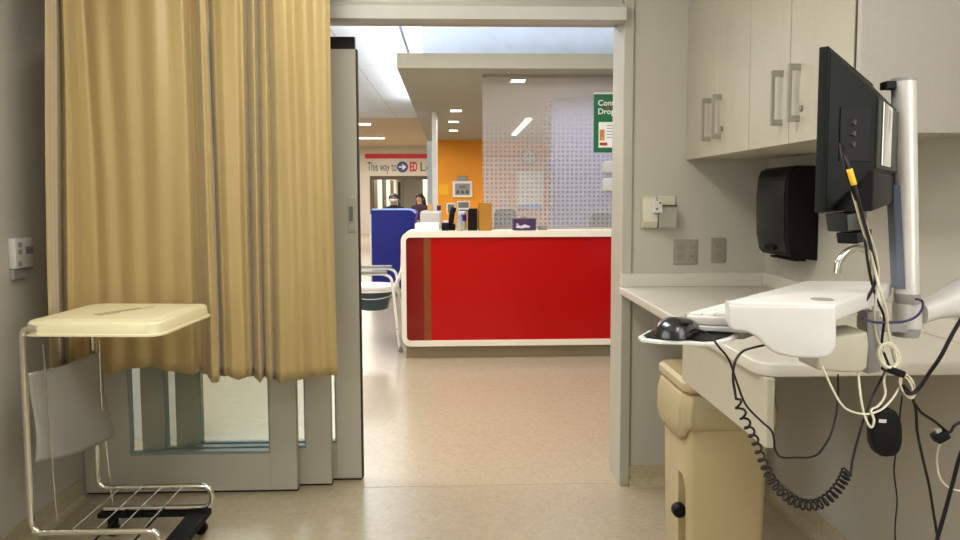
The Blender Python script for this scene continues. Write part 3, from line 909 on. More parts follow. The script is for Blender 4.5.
# mouse on its pad
def build_mouse():
    zm = ST['zm']+.0024
    a, c = atz(651, 336, zm), atz(692, 338, zm)
    wd = (c-a).length; cen = (a+c)/2; v = Vector((ST['v'].x*.7, ST['v'].y, 0)).normalized(); u = Vector((v.y, -v.x, 0))
    t = thing('mouse', 'glossy black mouse on the small mouse tray', 'mouse', (cen.x, cen.y, zm))
    bm = bmesh.new(); nu, nv = 24, 12
    Lh = .05
    ctr = cen+v*.03; ctr.z = zm
    rings = []
    for j in range(nv+1):
        ph = (PI/2)*j/nv
        rg = []
        for i in range(nu):
            th = 2*PI*i/nu
            cx_, cy_ = math.cos(th), math.sin(th)
            s = math.copysign(abs(cx_)**.8, cx_); q = math.copysign(abs(cy_)**.8, cy_)
            rr = math.cos(ph)**.55 if j < nv else 0
            hgt = .026*math.sin(ph)*(1-.12*q)
            rg.append((ctr+u*(wd/2*s*rr)+v*(Lh*q*rr)+Vector((0, 0, hgt))))
        rings.append(rg)
    vr = [[bm.verts.new(p) for p in rg] for rg in rings[:-1]]
    topv = bm.verts.new(ctr+Vector((0, 0, .026)))
    for A, B in zip(vr, vr[1:]):
        for i in range(nu): bm.faces.new((A[i], A[(i+1) % nu], B[(i+1) % nu], B[i]))
    for i in range(nu): bm.faces.new((vr[-1][i], vr[-1][(i+1) % nu], topv))
    bm.faces.new(vr[0][::-1])
    link('shell', bm, 'blackgloss', t, 60)
    whl = lathe([(0, -.004), (.006, -.004), (.008, 0), (.006, .004), (0, .004)], ctr+v*.03+Vector((0, 0, .02)), 14, mtx=u.to_track_quat('Z', 'Y').to_matrix().to_4x4())
    link('scroll_wheel', whl, 'greyplastic', t, 40)
    q = ctr+v*.045
    P = [Vector((q.x, q.y, zm+.006))]+[aty(x, y, Y) for x, y, Y in ((694, 329, 1.045), (704, 331.5, 1.02), (712, 338, .99), (719, 347, .98), (729, 360, 1.0), (737, 383, 1.02), (746, 405, 1.03), (761, 421, 1.04), (771, 430, 1.05), (774, 439, 1.06), (775, 449, 1.06), (781, 457, 1.07), (796, 457.5, 1.09), (811, 457, 1.1), (820, 452, 1.11), (830, 436, 1.13), (836, 415, 1.15), (838, 395, 1.16), (838, 374, 1.165))]
    link('cord', tube(smoothpath(P, 6), .0017, 7), 'cordblack', t, 180)
build_mouse()

# coiled cord
def build_coil():
    Y = 1.0
    lead = [(788, 343, 1.1), (766, 345, 1.05), (752, 348, 1.02), (742, 352, 1.0), (735, 362, .99), (733, 378, .99), (735, 392, .99), (736, 399, .99)]
    axis = [(737, 401, 1.0), (745, 420, 1.0), (755, 441, 1.01), (763, 462, 1.02), (772, 480, 1.03), (785, 495, 1.04), (802, 504, 1.05), (818, 504, 1.06), (832, 495, 1.07), (842, 482, 1.08), (847, 471, 1.09)]
    tail = [(851, 474, 1.09), (853, 458, 1.1), (862, 425, 1.11), (873, 395, 1.13), (884, 374, 1.15), (888, 362, 1.16)]
    ax = smoothpath([aty(*q) for q in axis], 16)
    # arc length param
    acc = [0]
    for p, q in zip(ax, ax[1:]): acc.append(acc[-1]+(q-p).length)
    tot = acc[-1]
    def at(s):
        s *= tot
        for i in range(len(acc)-1):
            if acc[i+1] >= s:
                f = (s-acc[i])/max(1e-9, acc[i+1]-acc[i]); return ax[i].lerp(ax[i+1], f), (ax[i+1]-ax[i]).normalized()
        return ax[-1], (ax[-1]-ax[-2]).normalized()
    path = [aty(*q) for q in lead]; path = smoothpath(path, 5)
    turns = 27; N = turns*14
    for i in range(N+1):
        f = i/N
        s = f**.72 if f < 1 else 1
        s = .55*f+.45*(1-(1-f)**1.9)
        c, tg = at(s)
        e1 = tg.cross(Vector((0, 1, 0))).normalized(); e2 = tg.cross(e1)
        a = 2*PI*turns*f
        rr = .0056+.0022*min(1, max(0, (f-.2)/.3))
        path.append(c+e1*rr*math.cos(a)+e2*rr*math.sin(a))
    path += smoothpath([aty(*q) for q in tail], 5)
    o = link('coiled_cord', tube(path, .0019, 6), 'cordblack', None, 180)
    tag(o, 'black coiled telephone-style cord drooping in front of the waste bin', 'cord')
build_coil()

# hanging puck
def build_puck():
    Y = 1.14
    c = aty(884, 431, Y); sx = (aty(900, 431, Y)-aty(868.5, 431, Y)).x/2*.93; sz = (aty(884, 407, Y)-aty(884, 455, Y)).z/2
    t = thing('oval_puck', 'black oval device with a small white label hanging from the cables', 'device', (c.x, Y, c.z-sz))
    bm = bmesh.new(); rings = []
    n = 32
    for g, d in ((.8, -.013), (.93, -.012), (1, -.008), (1, .006), (.93, .011), (.8, .012)):
        rg = []
        for k in range(n):
            a = 2*PI*k/n; ca, sa = math.cos(a), math.sin(a)
            x = math.copysign(abs(ca)**.75, ca)*sx*(1-.06*sa); z = math.copysign(abs(sa)**.85, sa)*sz
            rg.append(bm.verts.new((c.x+x*g+.06*z*-.6, Y+d, c.z+z*(1-(1-g)*sx/sz))))
        rings.append(rg)
    for A, B in zip(rings, rings[1:]):
        for k in range(n): bm.faces.new((A[k], A[(k+1) % n], B[(k+1) % n], B[k]))
    bm.faces.new(rings[0][::-1]); bm.faces.new(rings[-1])
    link('shell', bm, 'blackrub', t, 50)
    l0 = aty(882.5, 421, Y-.0131)
    link('label_patch', box(-.0065, .0065, -.0006, .0006, -.003, .003, 0, mtx=Matrix.Translation(l0)@Matrix.Rotation(.08, 4, 'Y')), 'whiteplastic', t)
    P = [Vector((c.x+.012, Y, c.z-sz+.03))]+[aty(x, y, Yq) for x, y, Yq in ((901, 400, 1.14), (897, 420, 1.15), (896, 448, 1.16), (894, 474, 1.17), (897, 500, 1.17), (895, 530, 1.17), (896, 580, 1.17), (897, 640, 1.18))][0:]
    link('cord', tube(smoothpath([aty(x, y, Yq) for x, y, Yq in ((902, 396, 1.15), (900, 414, 1.155), (897.5, 440, 1.16), (894, 470, 1.17), (897, 500, 1.17), (895, 530, 1.17), (896, 580, 1.17))]+[Vector((.8, 1.19, .3)), Vector((.82, 1.22, .06)), Vector((.9, 1.25, .003)), Vector((1.1, 1.28, .003))], 6), .0014, 7), 'cordblack', t, 180)
build_puck()

# loose cables
cable('black_cable', 'black cable bundled down behind the monitor with a yellow sleeve', 'cable', [(843, 147, .99), (846, 158, .965), (850, 172, .955), (855, 188, .955), (859, 204, .96), (864, 222, .985), (869, 240, 1.03), (873, 258, 1.09), (876, 276, 1.1), (872, 290, 1.1), (862, 305, 1.1), (852, 312, 1.11), (840, 309, 1.12)], .0028, 'cordblack')
y = cable('cable_sleeve', 'small yellow sleeve around the cable behind the monitor', 'cable sleeve', [(849.2, 169, .9555), (854, 185, .9545)], .0042, 'yellow', 3)
cable('black_cable', 'thin black cable looping low beside the silver pole', 'cable', [(840, 143, .99), (843, 160, .965), (848, 180, .96), (856, 200, .965), (862, 222, 1.0), (866, 250, 1.06), (870, 275, 1.1), (877, 300, 1.12), (884, 318, 1.14), (882, 345, 1.15), (890, 368, 1.15)], .0022, 'cordblack')
cable('white_cable', 'white cable running down in front of the silver pole', 'cable', [(852, 190, .965), (857, 208, .97), (862, 226, 1.0), (869, 248, 1.06), (875, 270, 1.09), (880, 290, 1.09), (886, 310, 1.1), (888, 330, 1.11), (892, 350, 1.12), (895, 362, 1.13)], .0021, 'cordwhite')
cable('grey_cable', 'pale grey cable twisted with the others under the monitor', 'cable', [(856, 194, .972), (861, 210, .98), (866, 226, 1.01), (873, 246, 1.075), (878, 268, 1.1), (877, 290, 1.11), (874, 312, 1.12), (876, 335, 1.14), (884, 352, 1.14)], .0022, 'cordwhite')
cable('blue_black_cable', 'dark blue cable wrapped round the white arm joint', 'cable', [(862, 318, 1.12), (874, 322, 1.12), (890, 322.5, 1.125), (906, 321, 1.13), (917, 316, 1.14), (922.5, 308, 1.15), (922, 301, 1.165), (916, 299, 1.165)], .0022, 'cordblue')
cable('white_cable', 'white cable in a wide U loop left of the oval puck', 'cable', [(822, 366, 1.1), (832, 388, 1.1), (842, 405, 1.1), (853, 412, 1.105), (868, 414, 1.11), (882, 409, 1.115), (892, 399, 1.12), (899, 388, 1.13)], .0019, 'cordwhite')
cable('white_cable', 'white cable with a tight hairpin bend left of the puck', 'cable', [(858, 372, 1.13), (860, 392, 1.115), (863, 410, 1.11), (868, 424, 1.105), (872, 427, 1.105), (874, 420, 1.105), (871, 410, 1.11), (878, 406, 1.115), (885, 395, 1.12), (884, 380, 1.12), (888, 370, 1.125)], .0021, 'cordwhite')
# tied coil of white cable
P = []
for i in range(64):
    a = 2*PI*i/16
    P.append(aty(889+10*math.cos(a)+1.5*math.cos(a*.37+1)+(i-32)*.03, 356+12*math.sin(a)+1.5*math.sin(a*.61)+8*math.cos(a)*.5, 1.11+.004*math.sin(a*.53)))
tag(link('white_cable', tube(P, .0019, 6), 'cordwhite', None, 180), 'white cable coiled and tied above the black cable tie', 'cable')
P = []
for i in range(56):
    a = 2*PI*i/14
    P.append(aty(907+7*math.cos(a)+1.2*math.sin(a*.4), 386+10*math.sin(a)+5*math.cos(a)+1.5*math.sin(a*.7), 1.125+.004*math.sin(a*.45)))
tag(link('white_cable', tube(P, .0016, 6), 'cordwhite', None, 180), 'white cable coil hanging right of the black cable tie', 'cable')
A = aty(894, 371, 1.115)
tag(link('cable_tie', box(-.014, .014, -.012, .016, -.006, .006, .003, mtx=Matrix.Translation(A)@Matrix.Rotation(.35, 4, 'Y')), 'blackrub'), 'black cable tie gathering the white cable coils', 'cable tie')
cable('black_cable', 'thick black cable rising to the right past the wall arm', 'cable', [(985, 288, 1.1), (966, 312, 1.1), (953, 333, 1.1), (941, 356, 1.1), (930, 372, 1.11), (919, 388, 1.12), (910, 394, 1.12), (902, 388, 1.125)], .0032, 'cordblack', pre=[(XR-.004, 1.15, 1.2), (1.1, 1.12, 1.16)])
cable('black_cable', 'black cable hanging straight down right of the puck', 'cable', [(903, 385, 1.12), (912, 397, 1.13), (916, 412, 1.14), (917, 430, 1.15), (922, 455, 1.16), (929, 485, 1.17), (933, 510, 1.18), (937, 535, 1.18), (940, 565, 1.18)], .0024, 'cordblack', post=[(.95, 1.2, .4), (1.0, 1.25, .1), (1.1, 1.3, .004), (1.25, 1.32, .004)])
cable('black_cable', 'thick black cable slanting down the right edge', 'cable', [(985, 420, 1.13), (968, 440, 1.14), (960, 456, 1.15), (953, 482, 1.16), (945, 512, 1.17), (937, 540, 1.17), (930, 570, 1.17)], .0034, 'cordblack', pre=[(XR-.005, 1.3, .95), (1.15, 1.2, .92)], post=[(.84, 1.17, .35), (.85, 1.15, .08), (.95, 1.12, .005), (1.15, 1.1, .005)])
t = thing('plug', 'small black plug on its own lead right of the puck', 'plug', tuple(aty(941, 440, 1.15)))
A = aty(940, 436, 1.15)
link('plug_body', box(-.012, .012, -.01, .01, -.008, .008, .003, mtx=Matrix.Translation(A)@Matrix.Rotation(-.5, 4, 'Y')), 'blackrub', t, 40)
link('plug_pin', box(-.004, .006, -.004, .004, .006, .014, .001, mtx=Matrix.Translation(A)@Matrix.Rotation(-.5, 4, 'Y')), 'steel', t)
link('lead', tube(smoothpath([aty(x, y, Y) for x, y, Y in ((915, 404, 1.135), (922, 413, 1.14), (934, 421, 1.145), (945, 430, 1.15), (950, 432, 1.15), (955, 425, 1.15), (966, 421, 1.15), (980, 421, 1.15))], 6), .0024, 7), 'cordblack', t, 180)
cable('white_cable', 'white cable curving low at the right edge under the plug', 'cable', [(941, 441, 1.158), (937.5, 452, 1.18), (937, 464, 1.2), (940, 478, 1.2), (948, 487, 1.2), (960, 491, 1.2), (980, 493, 1.2)], .0018, 'cordwhite', post=[(1.2, 1.25, .78), (XR-.003, 1.3, .8)])

# ================================================================== CORRIDOR
YD = 5.4
zt_d = aty(465, 231.3, YD).z; zb_d = aty(465, 346.1, YD).z
xl_d = aty(401.3, 290, YD).x; xr_d = 2.3
def build_desk():
    t = thing('reception_desk', 'red glass-fronted reception desk with a rounded white frame', 'desk', ((xl_d+xr_d)/2, YD+.2, 0))
    def rr(x0, x1, z0, z1, r, y):
        return [Vector(((x0+x1)/2+a, y, (z0+z1)/2+c)) for a, c in rrect(x1-x0, z1-z0, r, 8)]
    th = aty(465, 231.3, YD).z-aty(465, 237.3, YD).z
    tl = (aty(406.3, 290, YD)-aty(401.3, 290, YD)).x
    tb = aty(465, 340.6, YD).z-zb_d
    o = rr(xl_d, xr_d, zb_d, zt_d, .075, YD); i = rr(xl_d+tl, xr_d-tl, zb_d+tb, zt_d-th, .03, YD)
    link('frame', ring_prism(o, i, (0, .42, 0)), 'deskwhite', t, 40)
    i2 = rr(xl_d+tl-.003, xr_d-tl+.003, zb_d+tb-.003, zt_d-th+.003, .03, YD+.02)
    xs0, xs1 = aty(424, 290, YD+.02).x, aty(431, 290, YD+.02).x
    L_ = [p for p in i2 if p.x < 0]; R_ = [p for p in i2 if p.x > 0]
    zlo, zhi = zb_d+tb-.003, zt_d-th+.003
    yy = YD+.02
    link('front_panel', prism([Vector((xs1, yy, zlo))]+[p for p in R_[-9:]]+[p for p in R_[:9]]+[Vector((xs1, yy, zhi))], (0, .012, 0)), 'red', t, label='red glass front panel')
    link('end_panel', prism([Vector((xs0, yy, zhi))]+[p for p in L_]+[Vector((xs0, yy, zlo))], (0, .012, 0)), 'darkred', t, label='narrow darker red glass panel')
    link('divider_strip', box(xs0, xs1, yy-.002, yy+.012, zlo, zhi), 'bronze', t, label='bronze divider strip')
    link('back_panel', box(xl_d+tl, xr_d-tl, YD+.3, YD+.318, zb_d+tb, zt_d-th), 'deskwhite', t)
    link('kick_plate', box(xl_d+.03, xr_d-.03, YD+.05, YD+.38, .001, zb_d+.001), 'kick', t)
    # inner work desk
    link('inner_desktop', box(xl_d+.1, xr_d, YD+.425, YD+1.0, .70, .73, .004), 'deskwhite', t)
    link('inner_support', box(xl_d+.14, xl_d+.17, YD+.43, YD+.98, .001, .70), 'deskwhite', t)
    link('inner_support', box(xr_d-.1, xr_d-.07, YD+.43, YD+.98, .001, .70), 'deskwhite', t)
build_desk()
ZT2 = zt_d
def pxbox(x0, y0, x1, y1, Y, d, bev=.003, z0=None, bm=None):
    a, c = aty(x0, y0, Y), aty(x1, y1, Y)
    return box(min(a.x, c.x), max(a.x, c.x), Y, Y+d, (c.z if z0 is None else z0), a.z, bev, bm)
zc_ = ZT2+.0005
# counter things
tag(link('paper_stack', pxbox(415, 223.5, 439, 231, 5.52, .2, .004, zc_), 'paper'), 'white stack of paper on the left end of the red reception counter', 'paper stack')
def phone():
    t = thing('desk_phone', 'black desk telephone at the left of the counter items', 'telephone', tuple(aty(446, 231, 5.5)))
    link('base', pxbox(441.5, 223, 449, 231, 5.5, .16, .006, zc_), 'black', t, 40)
    a = aty(446, 221, 5.53)
    link('keypad', box(a.x-.02, a.x+.02, 5.55, 5.62, aty(446, 223, 5.5).z, aty(446, 221, 5.5).z, .003), 'lilacprint', t)
    P = [aty(449.5, 230, 5.56), aty(451, 222, 5.56), aty(452, 214, 5.56), aty(454, 207.5, 5.56)]
    link('handset', tube(smoothpath(P, 5), .022, 10), 'blackrub', t, 60)
    link('stand', pxbox(448, 224, 455.5, 231, 5.545, .07, .005, zc_), 'black', t)
phone()
def canister():
    c = aty(462, 231, 5.52)
    t = thing('wipe_canister', 'white wipes canister with a purple label and purple lid on the counter', 'canister', (c.x, 5.56, zc_))
    r = .036
    zz = aty(462, 213, 5.52).z
    link('tub', lathe([(r*.9, 0), (r, .006), (r, zz-zc_-.02), (r*.92, zz-zc_-.012)], (c.x, 5.56, zc_), 24), 'whiteplastic', t, 40)
    link('label_wrap', lathe([(r+.0008, .075), (r+.0012, .076), (r+.0012, .125), (r+.0008, .126)], (c.x, 5.56, zc_), 24), 'purplecap', t, 40)
    link('lid', lathe([(r*.96, 0), (r*1.02, .004), (r*1.0, .02), (r*.5, .026), (0, .026)], (c.x, 5.56, zz-.013), 24), 'lilacprint', t, 40)
canister()
def pump():
    c = aty(459.5, 231, 5.47)
    t = thing('pump_bottle', 'clear pump bottle with a white nozzle in front of the wipes canister', 'bottle', (c.x, 5.46, zc_))
    link('bottle', lathe([(.022, 0), (.024, .005), (.024, .10), (.014, .125), (.010, .13)], (c.x, 5.46, zc_), 20), 'clearplastic', t, 40)
    z2 = aty(460, 209, 5.46).z
    link('pump_stem', lathe([(.011, .128), (.011, .142), (.004, .144), (.004, z2-zc_)], (c.x, 5.46, zc_), 14), 'whiteplastic', t, 40)
    link('nozzle', box(c.x-.014, c.x+.075, 5.452, 5.468, z2-.006, z2+.008, .003), 'whiteplastic', t)
pump()
def filebox(label, x0, y0, x1, d, m, m2, Y):
    a = aty(x0, y0, Y); c = aty(x1, 231, Y)
    t = thing('magazine_file', label, 'file box', ((a.x+c.x)/2, Y+d/2, zc_))
    h = a.z-zc_
    pts = [(Y, 0), (Y+d, 0), (Y+d, h*.62), (Y+d*.35, h), (Y, h)]
    b = bmesh.new()
    prism([Vector((a.x, y, zc_+z)) for y, z in pts], (.004, 0, 0), b); prism([Vector((c.x-.004, y, zc_+z)) for y, z in pts], (.004, 0, 0), b)
    link('side', b, m2, t)
    b = bmesh.new()
    box(a.x+.004, c.x-.004, Y, Y+.004, zc_, zc_+h, 0, b); box(a.x+.004, c.x-.004, Y+d-.004, Y+d, zc_, zc_+h*.62, 0, b); box(a.x+.004, c.x-.004, Y+.004, Y+d-.004, zc_, zc_+.004, 0, b)
    link('shell', b, m, t)
filebox('black magazine file left of the brown one on the counter', 468, 208.5, 477.5, .2, 'black', 'blackrub', 5.5)
filebox('brown cardboard magazine file on the reception counter', 478.8, 203, 491.5, .24, 'brownfile', 'brownfile2', 5.47)
def tissue():
    Y = 5.48
    a, c = aty(513.5, 218.5, Y), aty(536, 231, Y)
    t = thing('tissue_box', 'purple tissue box with a white print on the reception counter', 'tissue box', ((a.x+c.x)/2, Y+.06, zc_))
    link('carton', box(a.x, c.x, Y, Y+.12, zc_, a.z, .004), 'purple', t)
    b = bmesh.new()
    for i, (dx, dz, r) in enumerate(((.04, .03, .016), (.065, .026, .014), (.09, .034, .018), (.115, .03, .012), (.03, .05, .008))):
        lathe([(0, 0), (r, 0), (r*.9, .0008), (0, .0008)], (a.x+dx, Y-.0002, zc_+dz), 14, b, mtx=Matrix.Rotation(PI/2, 4, 'X')@Matrix.Diagonal((1.3, .7, 1, 1)))
    link('print', b, 'lilacprint', t)
    link('tissue', prism([Vector((a.x+.06, Y+.06, a.z)), Vector((a.x+.12, Y+.06, a.z)), Vector((a.x+.11, Y+.065, a.z+.016)), Vector((a.x+.085, Y+.055, a.z+.01)), Vector((a.x+.07, Y+.065, a.z+.014))], (0, .004, 0)), 'greycloth', t)
tissue()
tag(link('card_holder', pxbox(539, 225.5, 547, 231, 5.55, .05, .003, zc_), 'greyplastic'), 'small pale grey card holder right of the tissue box', 'card holder')
# things on the inner desk
zi = YD and .7305
def screen(label, x0, y0, x1, y1, Y):
    a, c = aty(x0, y0, Y), aty(x1, y1, Y)
    t = thing('desk_monitor', label, 'monitor', ((a.x+c.x)/2, Y+.05, zi), 'monitors on the inner desk')
    link('bezel', box(a.x, c.x, Y, Y+.035, c.z, a.z, .006), 'whiteplastic', t)
    link('screen', box(a.x+.012, c.x-.012, Y-.002, Y+.004, c.z+.014, a.z-.012, .001), 'alu_dark', t)
    cx = (a.x+c.x)/2
    link('stand', box(cx-.02, cx+.02, Y+.03, Y+.05, zi+.01, c.z+.04, .003), 'whiteplastic', t)
    link('foot', box(cx-.06, cx+.06, Y-.02, Y+.1, zi, zi+.012, .003), 'whiteplastic', t)
screen('small white-framed monitor behind the black telephone', 446.5, 203, 455.5, 214, 6.0)
screen('small white-framed monitor behind the pump bottle', 457, 201, 470, 213, 6.2)
a, c = aty(420, 211, 6.05), aty(441, 231, 6.05)
tag(link('printer', box(a.x, c.x, 6.05, 6.35, zi, a.z, .02), 'whiteplastic'), 'white office machine behind the left end of the red desk', 'printer')
a, c = aty(427.5, 203.5, 6.15), aty(433, 211, 6.15)
z6 = aty(420, 211, 6.05).z+.0005
tag(link('carton', box(a.x, c.x, 6.12, 6.2, z6, aty(427, 204, 6.15).z, .003), 'tan'), 'small tan carton standing on the white office machine', 'carton')
a, c = aty(437, 206, 6.12), aty(441.5, 211, 6.12)
tag(link('navy_tub', lathe([(.016, 0), (.018, .004), (.018, .035), (.02, .037), (.02, .045), (0, .047)], ((a.x+c.x)/2-.004, 6.14, z6), 16), 'navy', smooth=40), 'small navy tub standing on the white office machine', 'tub')

# dotted glass screen above the counter
ZCAN = aty(397, 68, 5.45).z
xg0 = aty(482.5, 150, 5.74).x
def build_glass():
    t = thing('glass_screen', 'frosted dotted glass privacy screen above the reception counter', 'glass screen', ((xg0+2.2)/2, 5.74, zc_))
    link('dotted_pane', box(xg0, 2.2, 5.735, 5.745, zc_+.005, ZCAN-.02), 'film', t)
    link('top_rail', box(xg0, 2.2, 5.72, 5.76, ZCAN-.024, ZCAN-.0005), 'alu', t)
    link('bottom_rail', box(xg0, 2.2, 5.725, 5.755, zc_, zc_+.012), 'alu', t)
build_glass()
def build_sign():
    Y = 5.72
    a, c = aty(594, 94, Y), aty(594, 152.5, Y)
    w = .36
    t = thing('precaution_sign', 'green and white precaution sign on the dotted glass beside the door frame', 'sign', (a.x+w/2, Y, c.z))
    link('board', box(a.x, a.x+w, Y, Y+.012, c.z, a.z, .002), 'green', t)
    s = a.z-c.z
    px = s/58.5
    link('white_edge', box(a.x-.002, a.x+w, Y+.002, Y+.014, a.z-.001, a.z+.012), 'paper', t)
    text('Contact', 8*px, 'signwhite', t, (a.x+4*px, Y-.001, a.z-11.5*px), (1, 0, 0), (0, 0, 1), bold=.015)
    text('&', 7*px, 'postred', t, (a.x+12*px, Y-.0015, a.z-15.5*px), (1, 0, 0), (0, 0, 1))
    text('Droplet', 8*px, 'signwhite', t, (a.x+4*px, Y-.001, a.z-20*px), (1, 0, 0), (0, 0, 1), bold=.015)
    link('notice', box(a.x+5*px, a.x+w-.02, Y-.001, Y+.001, c.z+5*px, a.z-28*px), 'paper', t)
    b = bmesh.new()
    for k in range(5): box(a.x+13*px, a.x+w-.03, Y-.0015, Y, a.z-(31+k*3)*px-.006, a.z-(31+k*3)*px, 0, b)
    link('small_print', b, 'greyplastic', t)
    link('picture', box(a.x+6*px, a.x+11*px, Y-.002, Y, c.z+12*px, c.z+23*px), 'picture', t)
    link('red_mark', box(a.x+6*px, a.x+14*px, Y-.002, Y, c.z+7*px, c.z+10*px), 'postred', t)
build_sign()
for lab, y0, y1 in (('upper white dispenser under the green sign', 161, 173), ('lower white dispenser under the green sign', 178, 191)):
    a, c = aty(603.5, y0, 5.68), aty(616, y1, 5.68)
    t = thing('dispenser', lab, 'dispenser', ((a.x+c.x)/2, 5.73, c.z), 'white dispensers on the dotted glass')
    link('housing', box(a.x, c.x, 5.665, 5.734, c.z, a.z, .012), 'whiteplastic', t, 40)
    link('nozzle_bar', box(a.x+.015, c.x-.015, 5.672, 5.69, c.z-.012, c.z+.004, .003), 'greyplastic', t)

# canopy above the desk
pb_ = atz(437, 140.5, ZCAN)
YO = pb_.y
zf = aty(397, 53, 5.45).z
cl0, cl1 = aty(397, 68, 5.45).x, atz(427, 140, ZCAN).x
b = prism([Vector((cl0, 5.45, ZCAN)), Vector((5, 5.45, ZCAN)), Vector((5, YO+.2, ZCAN)), Vector((cl1, YO+.2, ZCAN))], (0, 0, zf-ZCAN), bev=0)
struct('ceiling_canopy', b, 'canopy')
# recessed lights in the canopy
def downlight(px, py, w, lab):
    c = atz(px, py, ZCAN)
    t = thing('recessed_light', lab, 'ceiling light', (c.x, c.y, ZCAN-.004), 'recessed lights in the desk canopy')
    link('trim_ring', box(c.x-w/2-.012, c.x+w/2+.012, c.y-.09, c.y+.09, ZCAN-.004, ZCAN-.0005), 'alu', t)
    link('diffuser', box(c.x-w/2, c.x+w/2, c.y-.075, c.y+.075, ZCAN-.0055, ZCAN-.003), 'lamp', t)
downlight(456, 110.5, .13, 'nearest of the three small lights in a row under the canopy')
downlight(453.5, 121.5, .13, 'middle of the three small lights in a row under the canopy')
downlight(453.5, 130.3, .13, 'farthest of the three small lights in a row under the canopy')
downlight(518, 80.5, .12, 'small light under the canopy just behind the dotted glass')
a, c = atz(514, 134, ZCAN), atz(529, 118, ZCAN)
t = thing('linear_light', 'long slanting ceiling lamp seen through the dotted glass', 'ceiling light', (a.x, a.y, ZCAN-.03))
d = (c-a).normalized(); s = Vector((d.y, -d.x, 0))*.036
link('lens', prism([a-s, a+s, c+s, c-s], (0, 0, -.02)), 'lamp', t)
link('housing', prism([a-s*1.2, a+s*1.2, c+s*1.2, c-s*1.2], (0, 0, -.008)), 'whiteplastic', t)
a = atz(478, 96, ZCAN)
t = None

# orange wall and what hangs on it
xo0 = aty(437, 185, YO).x
struct('wall_orange', box(xo0, aty(551, 185, YO).x+.6, YO, YO+.15, 0, ZCAN), 'orange')
xl9 = aty(552, 185, 7.05).x
struct('wall_lilac', box(xl9, 5, 7.05, 7.2, 0, ZCAN), 'lilac')
xp0, xp1 = aty(484, 185, YO-.05).x, aty(553, 185, YO-.05).x
struct('wall_pink', box(xp0, xp1, YO-.05, YO-.002, 0, ZCAN-.3), 'pinkwall')
def onwall(x0, y0, x1, y1, Y, d):
    a, c = aty(x0, y0, Y), aty(x1, y1, Y)
    return box(a.x, c.x, Y-d, Y-.0005, c.z, a.z, min(.012, d*.4))
def panel_device():
    Y = YO
    a, c = aty(452.5, 181, Y), aty(472.5, 197.5, Y)
    t = thing('wall_panel', 'cream framed grey call panel on the orange wall', 'call panel', ((a.x+c.x)/2, Y, c.z))
    link('frame', onwall(452.5, 181, 472.5, 197.5, Y, .05), 'deskwhite', t)
    link('face_plate', onwall(455, 183.5, 470, 195, Y-.05, .006), 'greyplastic', t)
    link('display', onwall(459.5, 185.5, 465.5, 188, Y-.056, .004), 'lcd', t)
    for x in (456.5, 461.3, 466): link('button', onwall(x, 190.5, x+2.6, 193.5, Y-.056, .005), 'stud', t)
panel_device()
tag(link('junction_box', onwall(457.5, 176, 467, 181, YO, .06), 'greyplastic'), 'grey box directly above the framed panel on the orange wall', 'junction box')
tag(link('yellow_notice', onwall(438.5, 184.5, 448.5, 195, YO, .004), 'yellowsign'), 'plain yellow notice on the left of the orange wall', 'notice')
a = aty(528.5, 157.5, YO-.05); r = aty(536, 157, YO-.05).x-a.x
t = thing('wall_clock', 'round pale wall clock seen through the dotted glass', 'clock', (a.x, YO-.05, a.z-r))
rx = Matrix.Rotation(PI/2, 4, 'X')
link('clock_case', lathe([(0, 0), (r, 0), (r, .03), (r*.9, .035), (r*.9, .02), (0, .02)], (a.x, YO-.0505, a.z), 28, mtx=rx), 'greyplastic', t, 40)
link('clock_face', lathe([(0, .0205), (r*.89, .0205), (r*.89, .022), (0, .022)], (a.x, YO-.0505, a.z), 28, mtx=rx), 'whiteplastic', t)
b = bmesh.new(); box(a.x-.006, a.x+.006, YO-.076, YO-.0735, a.z, a.z+r*.5, 0, b); box(a.x-r*.6, a.x, YO-.076, YO-.0735, a.z-.005, a.z+.005, 0, b)
link('clock_hands', b, 'gapdark', t)
t = thing('notice_board', 'white notice board with a blue lower edge behind the dotted glass', 'notice board', (aty(530, 207, YO-.05).x, YO-.05, aty(530, 207, YO-.05).z))
link('board', onwall(517.5, 171.5, 543, 207, YO-.05, .02), 'signwhite', t)
link('blue_edge', onwall(518.5, 204.5, 541.5, 209, YO-.07, .012), 'bluetrim', t)
tag(link('switch_plate', onwall(501, 199.5, 509, 204.5, YO-.05, .02), 'whiteplastic'), 'small pale switch plate left of the notice board', 'switch plate')
# office chairs behind the glass
def office_chair(lab, x0, y0, x1, Y):
    a, c = aty(x0, y0, Y), aty(x1, 231, Y)
    cx = (a.x+c.x)/2; w = c.x-a.x
    t = thing('office_chair', lab, 'chair', (cx, Y+.2, 0), 'grey office chairs behind the glass')
    b = bmesh.new()
    prism([Vector((cx+p, Y, (a.z+.55)/2+q)) for p, q in rrect(w, a.z-.55, .06, 5)], (0, .03, 0), b, bev=.006)
    link('backrest', b, 'meshgrey', t, 40)
    link('seat', box(cx-w*.48, cx+w*.48, Y+.04, Y+.46, .43, .49, .02), 'meshgrey', t, 40)
    link('back_post', tube([(cx, Y+.015, .6), (cx, Y-.01, .45), (cx, Y+.1, .42)], .018, 8), 'black', t, 60)
    link('gas_column', lathe([(.03, .1), (.03, .25), (.02, .26), (.02, .43)], (cx, Y+.25, 0), 12), 'black', t, 40)
    b = bmesh.new()
    for k in range(5):
        an = 2*PI*k/5; tube([(cx, Y+.25, .11), (cx+.26*math.cos(an), Y+.25+.26*math.sin(an), .06)], [.024, .016], 8, b)
        lathe([(0, -.02), (.03, -.02), (.03, .02), (0, .02)], (cx+.26*math.cos(an), Y+.25+.26*math.sin(an), .031), 12, b, mtx=rx)
    link('star_base', b, 'black', t, 40)
